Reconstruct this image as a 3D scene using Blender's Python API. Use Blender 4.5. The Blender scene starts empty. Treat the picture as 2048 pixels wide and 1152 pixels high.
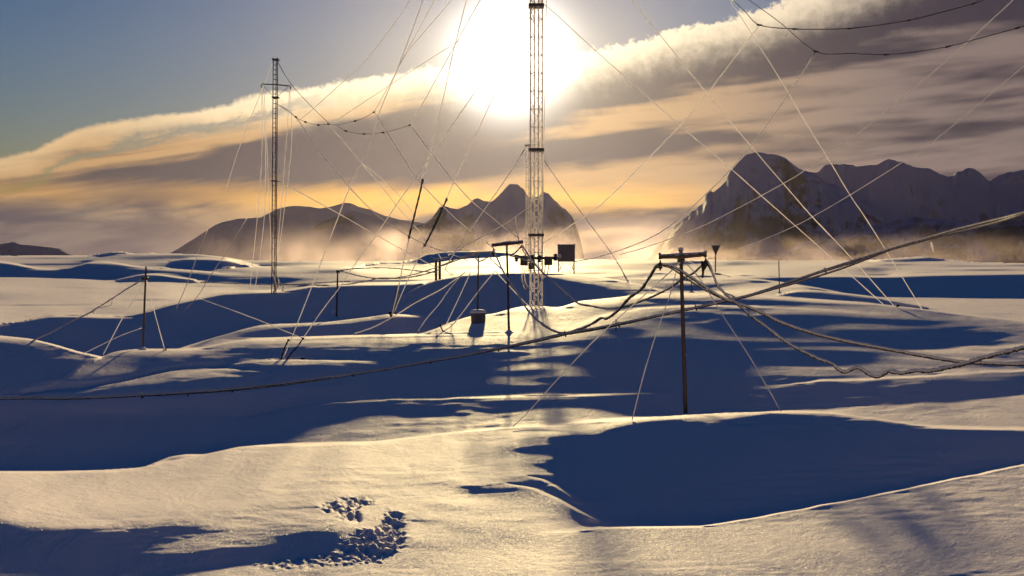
import bpy, bmesh, math, random
import numpy as np
from mathutils import Vector, Matrix

random.seed(7)
RNG = np.random.RandomState(11)
scene = bpy.context.scene
C = scene.collection

# ------------------------------------------------------------------ camera
FPX = 2196.0            # focal length in photo pixels (2048 wide)
HV = 500.0              # photo row of the true horizon
CZ = 8.0                # eye height above the sea ice
PITCH = math.atan((HV - 576.0) / FPX)
cam_d = bpy.data.cameras.new('camera')
cam = bpy.data.objects.new('camera', cam_d)
C.objects.link(cam)
scene.camera = cam
cam.location = (0, 0, CZ)
cam.rotation_euler = (math.radians(90) + PITCH, 0, 0)
cam_d.sensor_width = 36.0
cam_d.lens = 36.0 * FPX / 2048.0
cam_d.clip_start = 0.1
cam_d.clip_end = 60000

# ------------------------------------------------------------------ light
SUN_EL = math.atan((HV - 118.0) / FPX)
SUN_AZ = math.atan((1022.0 - 1024.0) / FPX)
sun_d = bpy.data.lights.new('sun', 'SUN')
sun_d.energy = 5.0
sun_d.angle = math.radians(1.2)
sun_d.color = (1.0, 0.76, 0.36)
sun = bpy.data.objects.new('sun', sun_d)
C.objects.link(sun)
sv = Vector((math.sin(SUN_AZ) * math.cos(SUN_EL), math.cos(SUN_AZ) * math.cos(SUN_EL), math.sin(SUN_EL)))
sun.rotation_euler = sv.to_track_quat('Z', 'Y').to_euler()
sun.location = (0, 0, 60)

scene.view_settings.view_transform = 'Standard'
scene.view_settings.look = 'None'
scene.view_settings.gamma = 1.0
scene.view_settings.use_curve_mapping = False
scene.view_settings.exposure = 0.6
HAZE_D = 0.42e-5
scene.render.engine = 'CYCLES'
scene.cycles.use_denoising = True
scene.cycles.max_bounces = 8
scene.cycles.diffuse_bounces = 3
scene.cycles.transmission_bounces = 4
scene.cycles.volume_bounces = 1
scene.cycles.transparent_max_bounces = 12
scene.cycles.volume_step_rate = 1.0
scene.cycles.sample_clamp_indirect = 4.0

# ------------------------------------------------------------------ node helpers
class NT:
    """small expression helper over a node tree"""
    def __init__(s, tree):
        s.t = tree
    def n(s, typ, **kw):
        nd = s.t.nodes.new(typ)
        for k, v in kw.items():
            setattr(nd, k, v)
        return nd
    def put(s, sock, v):
        if hasattr(v, 'is_output'):
            s.t.links.new(v, sock)
        else:
            sock.default_value = v
    def m(s, op, a, b=None, c=None, clamp=False):
        nd = s.n('ShaderNodeMath', operation=op, use_clamp=clamp)
        s.put(nd.inputs[0], a)
        if b is not None: s.put(nd.inputs[1], b)
        if c is not None: s.put(nd.inputs[2], c)
        return nd.outputs[0]
    def add(s, a, b): return s.m('ADD', a, b)
    def sub(s, a, b): return s.m('SUBTRACT', a, b)
    def mul(s, a, b): return s.m('MULTIPLY', a, b)
    def div(s, a, b): return s.m('DIVIDE', a, b)
    def smooth(s, x, lo, hi, a=0.0, b=1.0):
        nd = s.n('ShaderNodeMapRange', interpolation_type='SMOOTHSTEP')
        s.put(nd.inputs['Value'], x)
        s.put(nd.inputs['From Min'], lo); s.put(nd.inputs['From Max'], hi)
        s.put(nd.inputs['To Min'], a); s.put(nd.inputs['To Max'], b)
        return nd.outputs[0]
    def noise(s, vec, scale, detail=4, rough=0.5, dist=0.0, lac=2.0):
        nd = s.n('ShaderNodeTexNoise')
        s.put(nd.inputs['Vector'], vec)
        nd.inputs['Scale'].default_value = scale
        nd.inputs['Detail'].default_value = detail
        nd.inputs['Roughness'].default_value = rough
        nd.inputs['Distortion'].default_value = dist
        nd.inputs['Lacunarity'].default_value = lac
        return nd.outputs[0]
    def xyz(s, x, y, z=0.0):
        nd = s.n('ShaderNodeCombineXYZ')
        s.put(nd.inputs[0], x); s.put(nd.inputs[1], y); s.put(nd.inputs[2], z)
        return nd.outputs[0]
    def mixc(s, f, a, b, blend='MIX'):
        nd = s.n('ShaderNodeMix', data_type='RGBA', blend_type=blend)
        s.put(nd.inputs[0], f)
        s.put(nd.inputs[6], a if hasattr(a, 'is_output') else (*a, 1))
        s.put(nd.inputs[7], b if hasattr(b, 'is_output') else (*b, 1))
        return nd.outputs[2]
    def curve(s, x, pts, xlo, xhi):
        """piecewise smooth function of x through pts, by a float curve node (y in 0..1)"""
        nd = s.n('ShaderNodeFloatCurve')
        cm = nd.mapping
        cm.use_clip = False
        cv = cm.curves[0]
        q = [((a - xlo) / (xhi - xlo), b) for a, b in pts]
        cv.points[0].location = q[0]
        cv.points[1].location = q[-1]
        for p in q[1:-1]:
            cv.points.new(*p)
        cm.update()
        s.put(nd.inputs['Value'], s.div(s.sub(x, xlo), xhi - xlo))
        return nd.outputs[0]

# ------------------------------------------------------------------ sky
world = bpy.data.worlds.new('World')
scene.world = world
world.use_nodes = True
wt = world.node_tree
wt.nodes.clear()
W = NT(wt)
sky = W.n('ShaderNodeTexSky')
sky.sky_type = 'NISHITA'
sky.sun_disc = False
sky.sun_elevation = SUN_EL
sky.sun_rotation = SUN_AZ
sky.altitude = 10
sky.air_density = 1.3
sky.dust_density = 0.3
sky.ozone_density = 3.0
tc = W.n('ShaderNodeTexCoord')
sep = W.n('ShaderNodeSeparateXYZ')
wt.links.new(tc.outputs['Generated'], sep.inputs[0])
az = W.m('ARCTAN2', sep.outputs[0], sep.outputs[1])
el = W.m('ARCSINE', sep.outputs[2])
azd = W.mul(az, 180 / math.pi)          # degrees from the sun's bearing
eld = W.mul(el, 180 / math.pi)          # degrees above the horizon
# edge of the cloud bank in degrees of elevation, rising to the right
edge0 = W.curve(azd, [(-90, .04), (-40, .08), (-25, .115), (-21, .158), (-16.3, .185), (-10.7, .218),
                      (-3, .250), (4.6, .275), (12, .315), (17, .352), (30, .45), (60, .62), (90, .70)], -90, 90)
edge = W.mul(edge0, 38.0)
nv = W.xyz(azd, eld, 0.0)
puff = W.noise(nv, 1.5, 7, 0.66)
puffm = W.smooth(azd, -20, 5, 0.5, 1.7)
puffs = W.mul(W.sub(puff, 0.5), puffm)
big = W.mul(W.sub(W.noise(W.xyz(azd, W.mul(eld, 2.0), 3.1), 0.18, 3, .5), 0.5), W.smooth(azd, -26, -8, .5, 1.3))
D = W.add(W.sub(edge, eld), W.add(puffs, big))      # depth below the edge in degrees
cover = W.smooth(D, 0.0, 0.30)
# wispy gap on the left between two tongues
tongue = W.m('SUBTRACT', D, W.smooth(azd, -25, -8, 1.5, .9))
gapn = W.noise(W.xyz(W.mul(azd, .35), W.add(W.mul(eld, 1.6), W.mul(azd, -.33)), 9.0), 1.0, 4, .6)
gap = W.mul(W.mul(W.smooth(azd, -28, -22, 0, 1), W.smooth(azd, -13, -8, 1, 0)),
            W.mul(W.smooth(W.m('ABSOLUTE', W.add(tongue, W.mul(W.sub(gapn, .5), 1.6))), 0.0, 0.42, 1, 0), .75))
cover = W.mul(cover, W.sub(1.0, gap))
# streaks along the bank, tilted with its edge
tilt = W.add(eld, W.mul(azd, W.smooth(azd, -14, 14, -0.16, -0.07)))
st1 = W.noise(W.xyz(W.mul(azd, .050), W.mul(tilt, 0.50), 4.3), 1.0, 3, .55, .3)
st2 = W.noise(W.xyz(W.mul(azd, .22), W.mul(tilt, 1.3), 5.0), 1.0, 4, .55, .3)
st = W.add(W.mul(st1, .78), W.mul(st2, .22))
sx = W.sub(azd, SUN_AZ * 180 / math.pi)
sy = W.sub(eld, SUN_EL * 180 / math.pi)
sdist = W.m('SQRT', W.add(W.mul(sx, sx), W.mul(sy, sy)))
sdw = W.m('SQRT', W.add(W.mul(W.mul(sx, sx), .55), W.mul(W.mul(sy, sy), 1.6)))
near = W.m('EXPONENT', W.mul(sdist, -1 / 9.0))
lit = W.smooth(W.add(W.add(st, W.smooth(azd, -24, -8, .055, 0)), W.mul(W.smooth(D, 1.6, 4.5, 1, 0), W.smooth(azd, -20, -8, -.02, -.10))), .43, .58)
litcol = W.mixc(W.smooth(azd, 3, 20), (.42, .25, .115), (.34, .25, .17))
under = W.mixc(lit, (.062, .050, .058), litcol)
rightdim = W.smooth(azd, 2, 22, 1.0, 0.46)
leftdim = W.smooth(azd, -26, -8, 0.80, 1.0)
under = W.mixc(1.0, under, W.xyz(W.mul(rightdim, leftdim), W.mul(rightdim, leftdim), W.mul(W.add(W.mul(rightdim, .7), .3), leftdim)), 'MULTIPLY')
# rim of the bank lit through
rim = W.mul(W.m('POWER', W.smooth(D, 0.10, W.smooth(azd, -24, -5, 1.7, 3.0), 1, 0), 1.5), W.smooth(azd, -24, -6, .50, 1.0))
rimcol = W.mixc(W.smooth(azd, 0, 22), W.mixc(W.smooth(azd, -24, -10), (.62, .44, .24), (.85, .70, .46)), (.50, .41, .31))
cloud = W.mixc(rim, under, rimcol)
# golden slit over the horizon, mist on the left
slit = W.mul(W.mul(W.smooth(W.m('ABSOLUTE', W.sub(W.add(eld, W.mul(W.sub(st2, .5), 1.6)), 2.65)), 0.0, 1.05, 1, 0), W.smooth(azd, -21, -5, 0.25, 1)),
             W.smooth(azd, 3, 14, 1, 0))
cloud = W.mixc(W.mul(slit, .92), cloud, (.78, .40, .085))
mistn = W.noise(W.xyz(W.mul(azd, .16), W.mul(eld, .5), 21.0), 1.0, 4, .55, .5)
mist = W.mul(W.smooth(azd, -19, -10, 1, 0), W.smooth(W.add(eld, W.mul(W.sub(mistn, .5), 3.5)), 1.2, 3.6, 1, 0))
cloud = W.mixc(W.mul(mist, .85), cloud, W.mixc(W.smooth(mistn, .4, .62), (.050, .045, .062), (.15, .12, .105)))
low = W.smooth(eld, 0.0, 2.2, 1, 0)
cloud = W.mixc(W.mul(low, W.smooth(azd, 2, 20, .25, .6)), cloud, (.16, .115, .125))
# fade of the bank far round to the sides
side = W.mul(W.smooth(azd, -120, -60, 0, 1), W.smooth(azd, 60, 120, 1, 0))
cover = W.mul(cover, side)
# clear sky
hs = W.n('ShaderNodeHueSaturation')
hs.inputs['Saturation'].default_value = 1.55
hs.inputs['Value'].default_value = 1.0
wt.links.new(sky.outputs[0], hs.inputs['Color'])
SKY_STRENGTH = 0.06
skyc = W.mixc(1.0, hs.outputs[0], (.335, .33, .49), 'MULTIPLY')
cloud_scaled = W.mixc(1.0, cloud, (1 / SKY_STRENGTH,) * 3, 'MULTIPLY')
tot = W.mixc(cover, skyc, cloud_scaled)
# the sun behind thin cloud: bright core and aureole
g1 = W.mul(W.m('EXPONENT', W.mul(W.m('POWER', W.div(sdist, 2.15), 2.0), -1.0)), 3.0)
g2 = W.mul(W.m('EXPONENT', W.mul(sdw, -1 / 2.5)), .85)
g3 = W.mul(W.m('EXPONENT', W.mul(sdist, -1 / 7.0)), .10)
def glow(v, col):
    v = W.mul(v, 1 / SKY_STRENGTH)
    return W.xyz(W.mul(v, col[0]), W.mul(v, col[1]), W.mul(v, col[2]))
def addc(a, b):
    return W.mixc(1.0, a, b, 'ADD')
tot = addc(addc(addc(tot, glow(g1, (1, .95, .86))), glow(g2, (1, .84, .55))), glow(g3, (1, .74, .5)))
bg = W.n('ShaderNodeBackground')
bg.inputs['Strength'].default_value = SKY_STRENGTH
wt.links.new(tot, bg.inputs['Color'])
wo = W.n('ShaderNodeOutputWorld')
wt.links.new(bg.outputs[0], wo.inputs['Surface'])

# ------------------------------------------------------------------ pixel <-> world
cp, sp = math.cos(PITCH), math.sin(PITCH)
def ray(u, v):
    """azimuth and downward tangent of the sight line through photo pixel u, v"""
    x = (u - 1024.0) / FPX
    y0, z0 = 1.0, (576.0 - v) / FPX
    y = y0 * cp - z0 * sp
    z = y0 * sp + z0 * cp
    h = np.hypot(x, y)
    return np.arctan2(x, y), -z / h
def P(u, v, r):
    a, t = ray(u, v)
    return Vector((float(r * np.sin(a)), float(r * np.cos(a)), float(CZ - r * t)))
# ------------------------------------------------------------------ terrain
# The snow is integrated outward from the camera along each bearing from a map of
# slopes (how much each drift faces the low sun), with hidden hollows behind crests.
US = np.arange(-400, 2451, 3.0)
VS = np.arange(500, 1311, 1.0)
UU, VV = np.meshgrid(US, VS)                      # rows = v
def gfilt(a, su, sv_):
    fu = np.fft.fftfreq(a.shape[1], d=3.0); fv = np.fft.fftfreq(a.shape[0], d=1.0)
    k = np.exp(-2 * (math.pi ** 2) * ((fu[None, :] * su) ** 2 + (fv[:, None] * sv_) ** 2))
    return np.real(np.fft.ifft2(np.fft.fft2(a) * k))
def noise_uv(su, sv_, skew=0.0, seed=0):
    r = np.random.RandomState(seed).randn(*UU.shape)
    r = gfilt(r, su, sv_)
    r = (r - r.mean()) / r.std()
    if skew:
        out = np.empty_like(r)
        for i, u in enumerate(US):
            sh = skew * (u - 1024)
            out[:, i] = np.interp((VS + sh - 500) % 811, np.arange(811), r[:, i])
        r = out
    return r
def prof(pts, sm=14.0, rag=0.0, seed=1, ragw=12.0):
    pts = np.array(pts, float)
    y = np.interp(US, pts[:, 0], pts[:, 1])
    n = int(4 * sm / 3) + 1
    k = np.exp(-0.5 * (np.arange(-n, n + 1) * 3 / sm) ** 2); k /= k.sum()
    y = np.convolve(np.pad(y, n, mode='edge'), k, mode='valid')
    if rag:
        q = np.random.RandomState(seed).randn(US.size + 200)
        kk = np.exp(-0.5 * (np.arange(-30, 31) * 3 / ragw) ** 2); kk /= np.sqrt((kk ** 2).sum())
        y = y + rag * np.convolve(q, kk, mode='same')[100:100 + US.size]
    return y
def ss(x):
    x = np.clip(x, 0, 1); return x * x * (3 - 2 * x)
B = np.full(UU.shape, 0.80)
JD = np.zeros(UU.shape)
HC = np.zeros(UU.shape)          # how far neighbours across are on different drifts
def layer(pts, base=-.3, top=.9, w=8.0, J=0.3, jw=1.0, fade=60, depth=None, dfade=40, sm=14, rag=0, seed=1, tb=2.0, nolim=False):
    """a drift whose crest runs along pts: lit brow of width w over a base slope"""
    pts = np.array(pts, float)
    vc = prof(pts, sm, rag, seed)
    a = np.ones(US.size)
    if not nolim:
        u0, u1 = pts[0, 0], pts[-1, 0]
        a = ss((US - u0) / fade) * ss((u1 - US) / fade)
        if u0 <= -399: a = ss((u1 - US) / fade)
        if u1 >= 2449: a = ss((US - u0) / fade)
        if u0 <= -399 and u1 >= 2449: a[:] = 1
    w = np.interp(US, *np.array(w, float).T) if isinstance(w, list) else w
    top = np.interp(US, *np.array(top, float).T) if isinstance(top, list) else top
    base = np.interp(US, *np.array(base, float).T) if isinstance(base, list) else base
    J = np.interp(US, *np.array(J, float).T) if isinstance(J, list) else J
    d = VV - vc[None, :]
    b = base + (top - base) * (1 - ss(d / (2.2 * w) ))
    m = a[None, :] * ss(d / tb + .5)
    if depth is not None:
        m = m * (1 - ss((d - depth) / dfade))
    global B, JD, HC
    B = B * (1 - m) + b * m
    JD = JD * (1 - m); HC = HC * (1 - m)
    g = np.exp(-0.5 * (d / jw) ** 2) / (jw * math.sqrt(2 * math.pi))
    JD = JD + (J * a)[None, :] * g if np.ndim(J) else JD + (J * a[None, :]) * g
    sl = np.abs(np.gradient(vc))[None, :]
    Ja = (J * a)[None, :]
    HC = np.maximum(HC, ss(Ja / .05) * np.exp(-(np.maximum(np.abs(d) - .8 * sl, 0) / 1.6) ** 2))
    return vc
def polymask(pts, fu=6.0, fv=3.0):
    pts = np.array(pts, float)
    ins = np.zeros(UU.shape, bool)
    x, y = pts[:, 0], pts[:, 1]
    j = len(pts) - 1
    for i in range(len(pts)):
        c = ((y[i] > VV) != (y[j] > VV)) & (UU < (x[j] - x[i]) * (VV - y[i]) / (y[j] - y[i] + 1e-9) + x[i])
        ins ^= c
        j = i
    return np.clip(gfilt(ins.astype(float), fu, fv), 0, 1)
def patch(pts, b, fu=8, fv=3, k=1.0):
    global B
    m = polymask(pts, fu, fv) * k
    B = B * (1 - m) + b * m
def stroke(pts, b, w, fade=30, k=1.0, sm=8, rag=0, seed=3, under=None, uw=3):
    """thin lit or dark line along pts"""
    global B
    pts = np.array(pts, float)
    vc = prof(pts, sm, rag, seed)
    a = ss((US - pts[0, 0]) / fade) * ss((pts[-1, 0] - US) / fade)
    d = VV - vc[None, :]
    m = a[None, :] * np.exp(-0.5 * (d / w) ** 2) * k
    B = B * (1 - m) + b * m
    if under is not None:
        m = a[None, :] * np.exp(-0.5 * ((d - w - uw) / uw) ** 2) * k
        B = B * (1 - m) + under * m

streak = noise_uv(60, 2.2, -0.02, 5) * .6 + noise_uv(30, 1.2, 0.02, 6) * .5
# --- far plateau and left hills
B += 0.10 * streak
layer([(-400, 512), (60, 512), (180, 511), (205, 507), (245, 501.5), (262, 506), (340, 506), (400, 509), (440, 513), (480, 522), (530, 536)],
      base=.62, top=.8, w=10, J=.9, fade=60, sm=6)
patch([(200, 509), (220, 505), (245, 501), (256, 505), (250, 508), (215, 510)], -.25, 3, 1)
patch([(170, 509), (185, 506.5), (195, 509)], -.2, 3, 1)
patch([(225, 516), (260, 513), (310, 511), (340, 512), (345, 518), (300, 521), (250, 520)], .15, 12, 2)
patch([(338, 508), (360, 507), (400, 509), (440, 515), (470, 522), (400, 519), (350, 519), (335, 513)], -.3, 4, 1.5)
layer([(330, 524), (350, 521), (380, 516), (420, 516.5), (460, 522), (500, 531), (530, 543)], base=-.3, top=.5, w=2, J=.2, fade=30, sm=8)
layer([(-400, 516), (-60, 520), (0, 523), (30, 528), (70, 536), (110, 539), (150, 533), (180, 524), (200, 523), (235, 527), (280, 534), (330, 537), (400, 542), (470, 549), (520, 556)],
      base=-.3, top=[(-400, .3), (60, .35), (90, .9), (110, .9), (180, .8), (500, .7)], w=[(-400, 2), (150, 3), (180, 2), (240, 5), (500, 3)], J=.25, fade=50, sm=8)
patch([(185, 527), (230, 527), (290, 532), (330, 535), (345, 537), (300, 539), (240, 533), (200, 530)], .5, 6, 1.4, .8)
patch([(200, 532), (228, 532), (262, 540), (240, 540)], -.2, 6, 1)
# sea ice on the left
layer([(-400, 555), (0, 555), (100, 556), (240, 561), (270, 562), (390, 563), (470, 566), (560, 570)], base=.88, top=.95, w=10, J=0.03, fade=60)
B += (0.07 * streak) * (VV > 556)
layer([(225, 561.5), (250, 556), (270, 551), (290, 548), (310, 548), (340, 552), (380, 558), (400, 561)], base=-.3, top=.5, w=1.2, J=.15, fade=20, depth=12, dfade=2, sm=5)
# choppy snow between the ice and the plateau (centre left)
layer([(430, 538), (500, 533), (560, 536), (620, 531), (700, 533), (760, 530), (850, 534), (950, 532), (1100, 530), (1200, 528)], base=.55, top=.9, w=6, J=.25, fade=50)
for k_, (pp, b_) in enumerate([
    ([(505, 537), (530, 527), (548, 524), (570, 528), (600, 533), (570, 536)], -.1),
    ([(575, 533), (592, 526), (610, 528), (622, 533), (600, 536)], 0.0),
    ([(612, 527), (640, 525), (672, 531), (700, 533), (640, 533), (614, 533)], -.05),
    ([(632, 543), (660, 539), (700, 541), (660, 546)], -.25),
    ([(470, 560), (520, 556), (560, 553), (620, 558), (600, 563), (500, 564)], -.25),
    ([(400, 564), (470, 561), (540, 562), (600, 565), (500, 567), (430, 567)], -.2),
    ([(700, 546), (760, 542), (830, 541), (870, 548), (860, 556), (780, 557), (720, 553)], -.2)]):
    patch(pp, b_, 4, 1.2)
layer([(720, 533), (760, 527), (800, 526), (830, 519), (850, 508), (880, 502.5), (905, 499), (930, 497), (960, 500), (1000, 502), (1040, 508), (1080, 514)],
      base=-.3, top=.2, w=1.5, J=.6, fade=25, depth=26, dfade=6, sm=5)
layer([(700, 538), (770, 536), (830, 533), (880, 525), (930, 517), (990, 514), (1050, 513), (1120, 514), (1160, 517)], base=.92, top=1.0, w=6, J=.1, fade=50, sm=8, depth=40, dfade=6)
# plain on the right
layer([(1130, 519), (1250, 519), (1500, 521), (1680, 523), (1760, 519), (1840, 512), (1880, 517), (1960, 524), (2040, 527), (2450, 526)], base=.85, top=.9, w=6, J=.4, fade=60)
B += (0.06 * streak) * (UU > 1100) * (VV > 521)
patch([(1310, 531), (1345, 522), (1390, 519), (1400, 524), (1398, 531), (1350, 532)], -.3, 3, 1)
patch([(1290, 528), (1330, 525), (1345, 529), (1310, 530)], -.25, 3, 1)
patch([(1425, 532), (1445, 523), (1470, 521), (1480, 518), (1496, 519), (1500, 530), (1470, 532)], -.3, 3, 1)
patch([(1770, 520), (1820, 516), (1850, 512), (1888, 517), (1870, 523), (1800, 524)], .0, 5, 1)
patch([(1700, 540), (1730, 534), (1765, 534), (1792, 540), (1785, 548), (1760, 550), (1740, 545)], -.25, 4, 1.2)
patch([(1980, 528), (2000, 520), (2020, 516), (2048, 505), (2200, 500), (2200, 532), (2048, 531)], -.4, 3, 1)
patch([(1270, 548), (1300, 546), (1330, 549), (1360, 551), (1320, 552)], -.2, 5, 1)
layer([(1400, 549), (1500, 553), (1600, 552), (1700, 551), (1760, 553), (1850, 549), (2048, 546), (2450, 542)], base=-.35, top=.3, w=2, J=.12, fade=70)
B += 0.1 * noise_uv(80, 4, 0, 31) * polymask([(1500, 556), (2400, 550), (2400, 592), (1500, 588)], 20, 3)
layer([(1560, 588), (1700, 592), (1760, 593), (2048, 597), (2450, 600)], base=.85, top=.85, w=8, J=.02, fade=90)
# --- slopes right of the mast, with wind ridges running down to the right
layer([(1110, 541), (1160, 538), (1220, 541), (1300, 543), (1400, 549), (1500, 558), (1560, 564), (1640, 577), (1700, 589), (1800, 606), (1860, 616)],
      base=.5, top=.85, w=8, J=.22, fade=60)
sk = noise_uv(70, 2.0, 0.10, 77)
B += .30 * sk * polymask([(1130, 545), (1500, 552), (1620, 585), (1500, 592), (1300, 592), (1200, 575)], 20, 5)
layer([(1545, 592), (1580, 584), (1610, 579.5), (1640, 582), (1700, 588), (1750, 594), (1800, 604), (1860, 617)], base=-.3, top=.85, w=1.6, J=.25, fade=20, sm=6)
patch([(1200, 552), (1260, 556), (1400, 572), (1450, 582), (1330, 572), (1240, 562)], -.15, 8, 1.5, .8)
patch([(1270, 546), (1310, 548), (1340, 551), (1300, 552)], -.3, 4, 1)
# --- near edge of the sea ice: big shaded slope
layer([(-400, 690), (-100, 655), (0, 648), (40, 645), (60, 640), (110, 631), (160, 630), (240, 633), (290, 625), (330, 612), (400, 597), (450, 587), (510, 582), (560, 583), (620, 573), (680, 568), (780, 567), (860, 563), (950, 560)],
      base=-.4, top=[(-400, .4), (140, .4), (170, .9), (270, .9), (300, .4), (600, .6), (700, .9), (900, .9)],
      w=[(-400, 1.2), (150, 1.5), (220, 5), (280, 5), (310, 1.4), (600, 2), (700, 3), (900, 3)], J=[(-400, .75), (250, .75), (480, .5), (640, .2), (900, .1)], fade=60, sm=8)
layer([(790, 596), (820, 580), (850, 566), (890, 556), (930, 548), (980, 543), (1040, 541.5), (1100, 545), (1150, 548), (1200, 555), (1260, 565), (1330, 582), (1400, 600)],
      base=-.4, top=[(790, .8), (1050, .9), (1130, .9), (1400, .7)], w=[(790, 2), (1080, 3), (1150, 10), (1250, 14), (1400, 8)], J=[(790, .25), (1000, .35), (1400, .1)], fade=50, sm=10)
# --- mid drifts
layer([(300, 715), (380, 690), (440, 672), (480, 660), (520, 650), (560, 647), (600, 646), (660, 643), (740, 633), (780, 627), (800, 627), (860, 631), (900, 634)],
      base=-.35, top=[(300, .1), (450, .35), (500, .95), (860, .95)], w=[(300, 10), (480, 7), (560, 6), (640, 4), (860, 4)], J=[(300, .05), (500, .2), (700, .3), (900, .2)], fade=40, sm=8)
patch([(360, 698), (420, 682), (455, 673), (468, 676), (450, 684), (410, 692)], .35, 10, 3)
layer([(820, 674), (870, 660), (900, 646), (940, 633), (990, 628), (1030, 616), (1060, 611), (1090, 613), (1115, 617), (1160, 603), (1240, 595), (1330, 588), (1440, 588), (1540, 594), (1640, 600), (1740, 607), (1840, 618), (1950, 632), (2048, 642), (2450, 700)],
      base=[(820, .55), (1050, .35), (1120, .2), (1200, .25), (1300, .45), (1400, -.05), (1700, .4), (2450, .4)],
      top=[(820, .95), (1130, .95), (1300, .95), (2000, .7)], w=[(820, 8), (1100, 6), (1200, 7), (1400, 7), (1500, 5), (2000, 4)], J=[(820, .3), (1100, .35), (1500, .35), (1800, .6), (2450, .7)], fade=50, sm=8)
# second lip of the right crest, then the deep blue face
stroke([(1150, 640), (1250, 615), (1330, 606), (1450, 603), (1560, 604), (1660, 608), (1760, 612), (1860, 622), (2048, 648)], -.15, 2.2, 60, .9, rag=.8)
patch([(1130, 655), (1180, 628), (1240, 612), (1330, 610), (1240, 624), (1180, 642)], -.25, 8, 3, .8)
layer([(1080, 700), (1150, 650), (1220, 627), (1300, 616), (1380, 611), (1450, 611), (1540, 614), (1620, 618), (1680, 622), (1800, 632)], base=[(1080, -.15), (1200, -.2), (1300, -.11), (1800, -.11)],
      top=.45, w=[(1100, 14), (1200, 14), (1400, 12), (1700, 9)], J=.02, fade=130, sm=14, rag=.7, tb=3)
rs = noise_uv(80, 3.6, 0.0, 41) + .6 * noise_uv(45, 1.8, -.04, 42)
mR = polymask([(1500, 640), (1700, 622), (1900, 640), (2450, 690), (2450, 745), (2048, 735), (1800, 750), (1600, 765), (1500, 740), (1540, 690)], 110, 8)
B = B * (1 - mR) + (.28 + .26 * rs) * mR
patch([(1600, 668), (1700, 655), (1850, 662), (2048, 670), (2200, 672), (2048, 684), (1800, 682), (1650, 684)], -.15, 20, 4, .9)
# --- centre: sunlit gap below the mast, streaked with shadows
mC = polymask([(840, 668), (930, 640), (1100, 622), (1110, 650), (1100, 690), (1180, 700), (1130, 760), (1060, 790), (820, 800), (700, 800), (700, 745), (900, 705), (840, 690)], 85, 9)
cs = noise_uv(36, 2.6, .18, 51) + .7 * noise_uv(20, 1.5, .14, 52)
B = B * (1 - mC) + (np.where(VV < 672, .55, .05) + .14 * cs) * mC
for k_, pp in enumerate([[(740, 790), (820, 762), (880, 747), (960, 737)], [(820, 778), (900, 758), (960, 750), (1030, 744)], [(690, 770), (770, 744), (830, 730), (900, 720)],
           [(860, 748), (930, 724), (1000, 712), (1070, 702)], [(910, 770), (1000, 750), (1060, 737), (1130, 728)], [(950, 786), (1030, 772), (1110, 762)], [(980, 732), (1060, 716), (1120, 704), (1180, 684)],
           [(880, 716), (960, 704), (1040, 694), (1110, 684)], [(760, 735), (840, 716), (920, 706)], [(600, 778), (680, 764), (740, 758)], [(1010, 698), (1080, 684), (1150, 668)]]):
    stroke(pp, .80, 2.6, 45, .85, sm=8, rag=.8, seed=500 + k_, under=-.12, uw=3)
# --- left dunes
layer([(-400, 650), (-100, 663), (0, 672), (60, 678), (110, 690), (150, 702), (190, 711), (290, 730)], base=-.3, top=.9, w=[(-400, 8), (60, 8), (150, 6), (240, 4)], J=.3, fade=40, sm=8)
layer([(60, 790), (110, 768), (150, 745), (190, 722), (215, 709), (240, 702), (280, 698), (330, 699), (400, 697), (450, 686), (500, 678), (560, 676), (640, 674), (700, 672), (800, 670), (900, 667), (1000, 665), (1080, 666)],
      base=[(60, -.12), (800, -.10), (950, .02), (1080, .08)], top=[(60, .1), (200, .35), (250, .8), (1080, .85)], w=[(60, 3), (200, 3), (300, 9), (360, 9), (480, 7), (560, 12), (700, 14), (900, 13), (1000, 12)],
      J=[(60, .02), (200, .04), (240, .2), (300, .3), (600, .12), (900, .1), (1080, .02)], fade=60, sm=8)
stroke([(560, 679), (700, 676), (850, 673), (1000, 670), (1060, 668)], -.3, 1.2, 40, .8, rag=.5)
layer([(400, 742), (450, 733), (490, 726), (530, 720), (560, 718), (620, 718), (700, 719), (760, 721)], base=-.10, top=.75, w=[(400, 4), (560, 7), (640, 8), (700, 5)], J=.12, fade=50, sm=8)
layer([(20, 795), (60, 788), (100, 781), (180, 775), (250, 762), (300, 750), (340, 741), (380, 735), (430, 734), (480, 736), (540, 745)],
      base=-.2, top=.7, w=[(20, 2), (100, 4), (250, 7), (330, 14), (420, 17), (470, 12), (540, 8)], J=.15, fade=40, sm=8)
patch([(492, 738), (540, 730), (560, 780), (440, 800), (455, 775)], -.35, 5, 4)
# mid centre, below the bundle: faint streaks on the blue
mF = polymask([(600, 745), (760, 730), (860, 740), (800, 790), (640, 800)], 40, 8)
B = B * (1 - mF) + (-.12 + .16 * cs) * mF
patch([(-400, 810), (430, 800), (560, 815), (520, 880), (440, 900), (-400, 930)], -.5, 20, 6)
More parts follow.
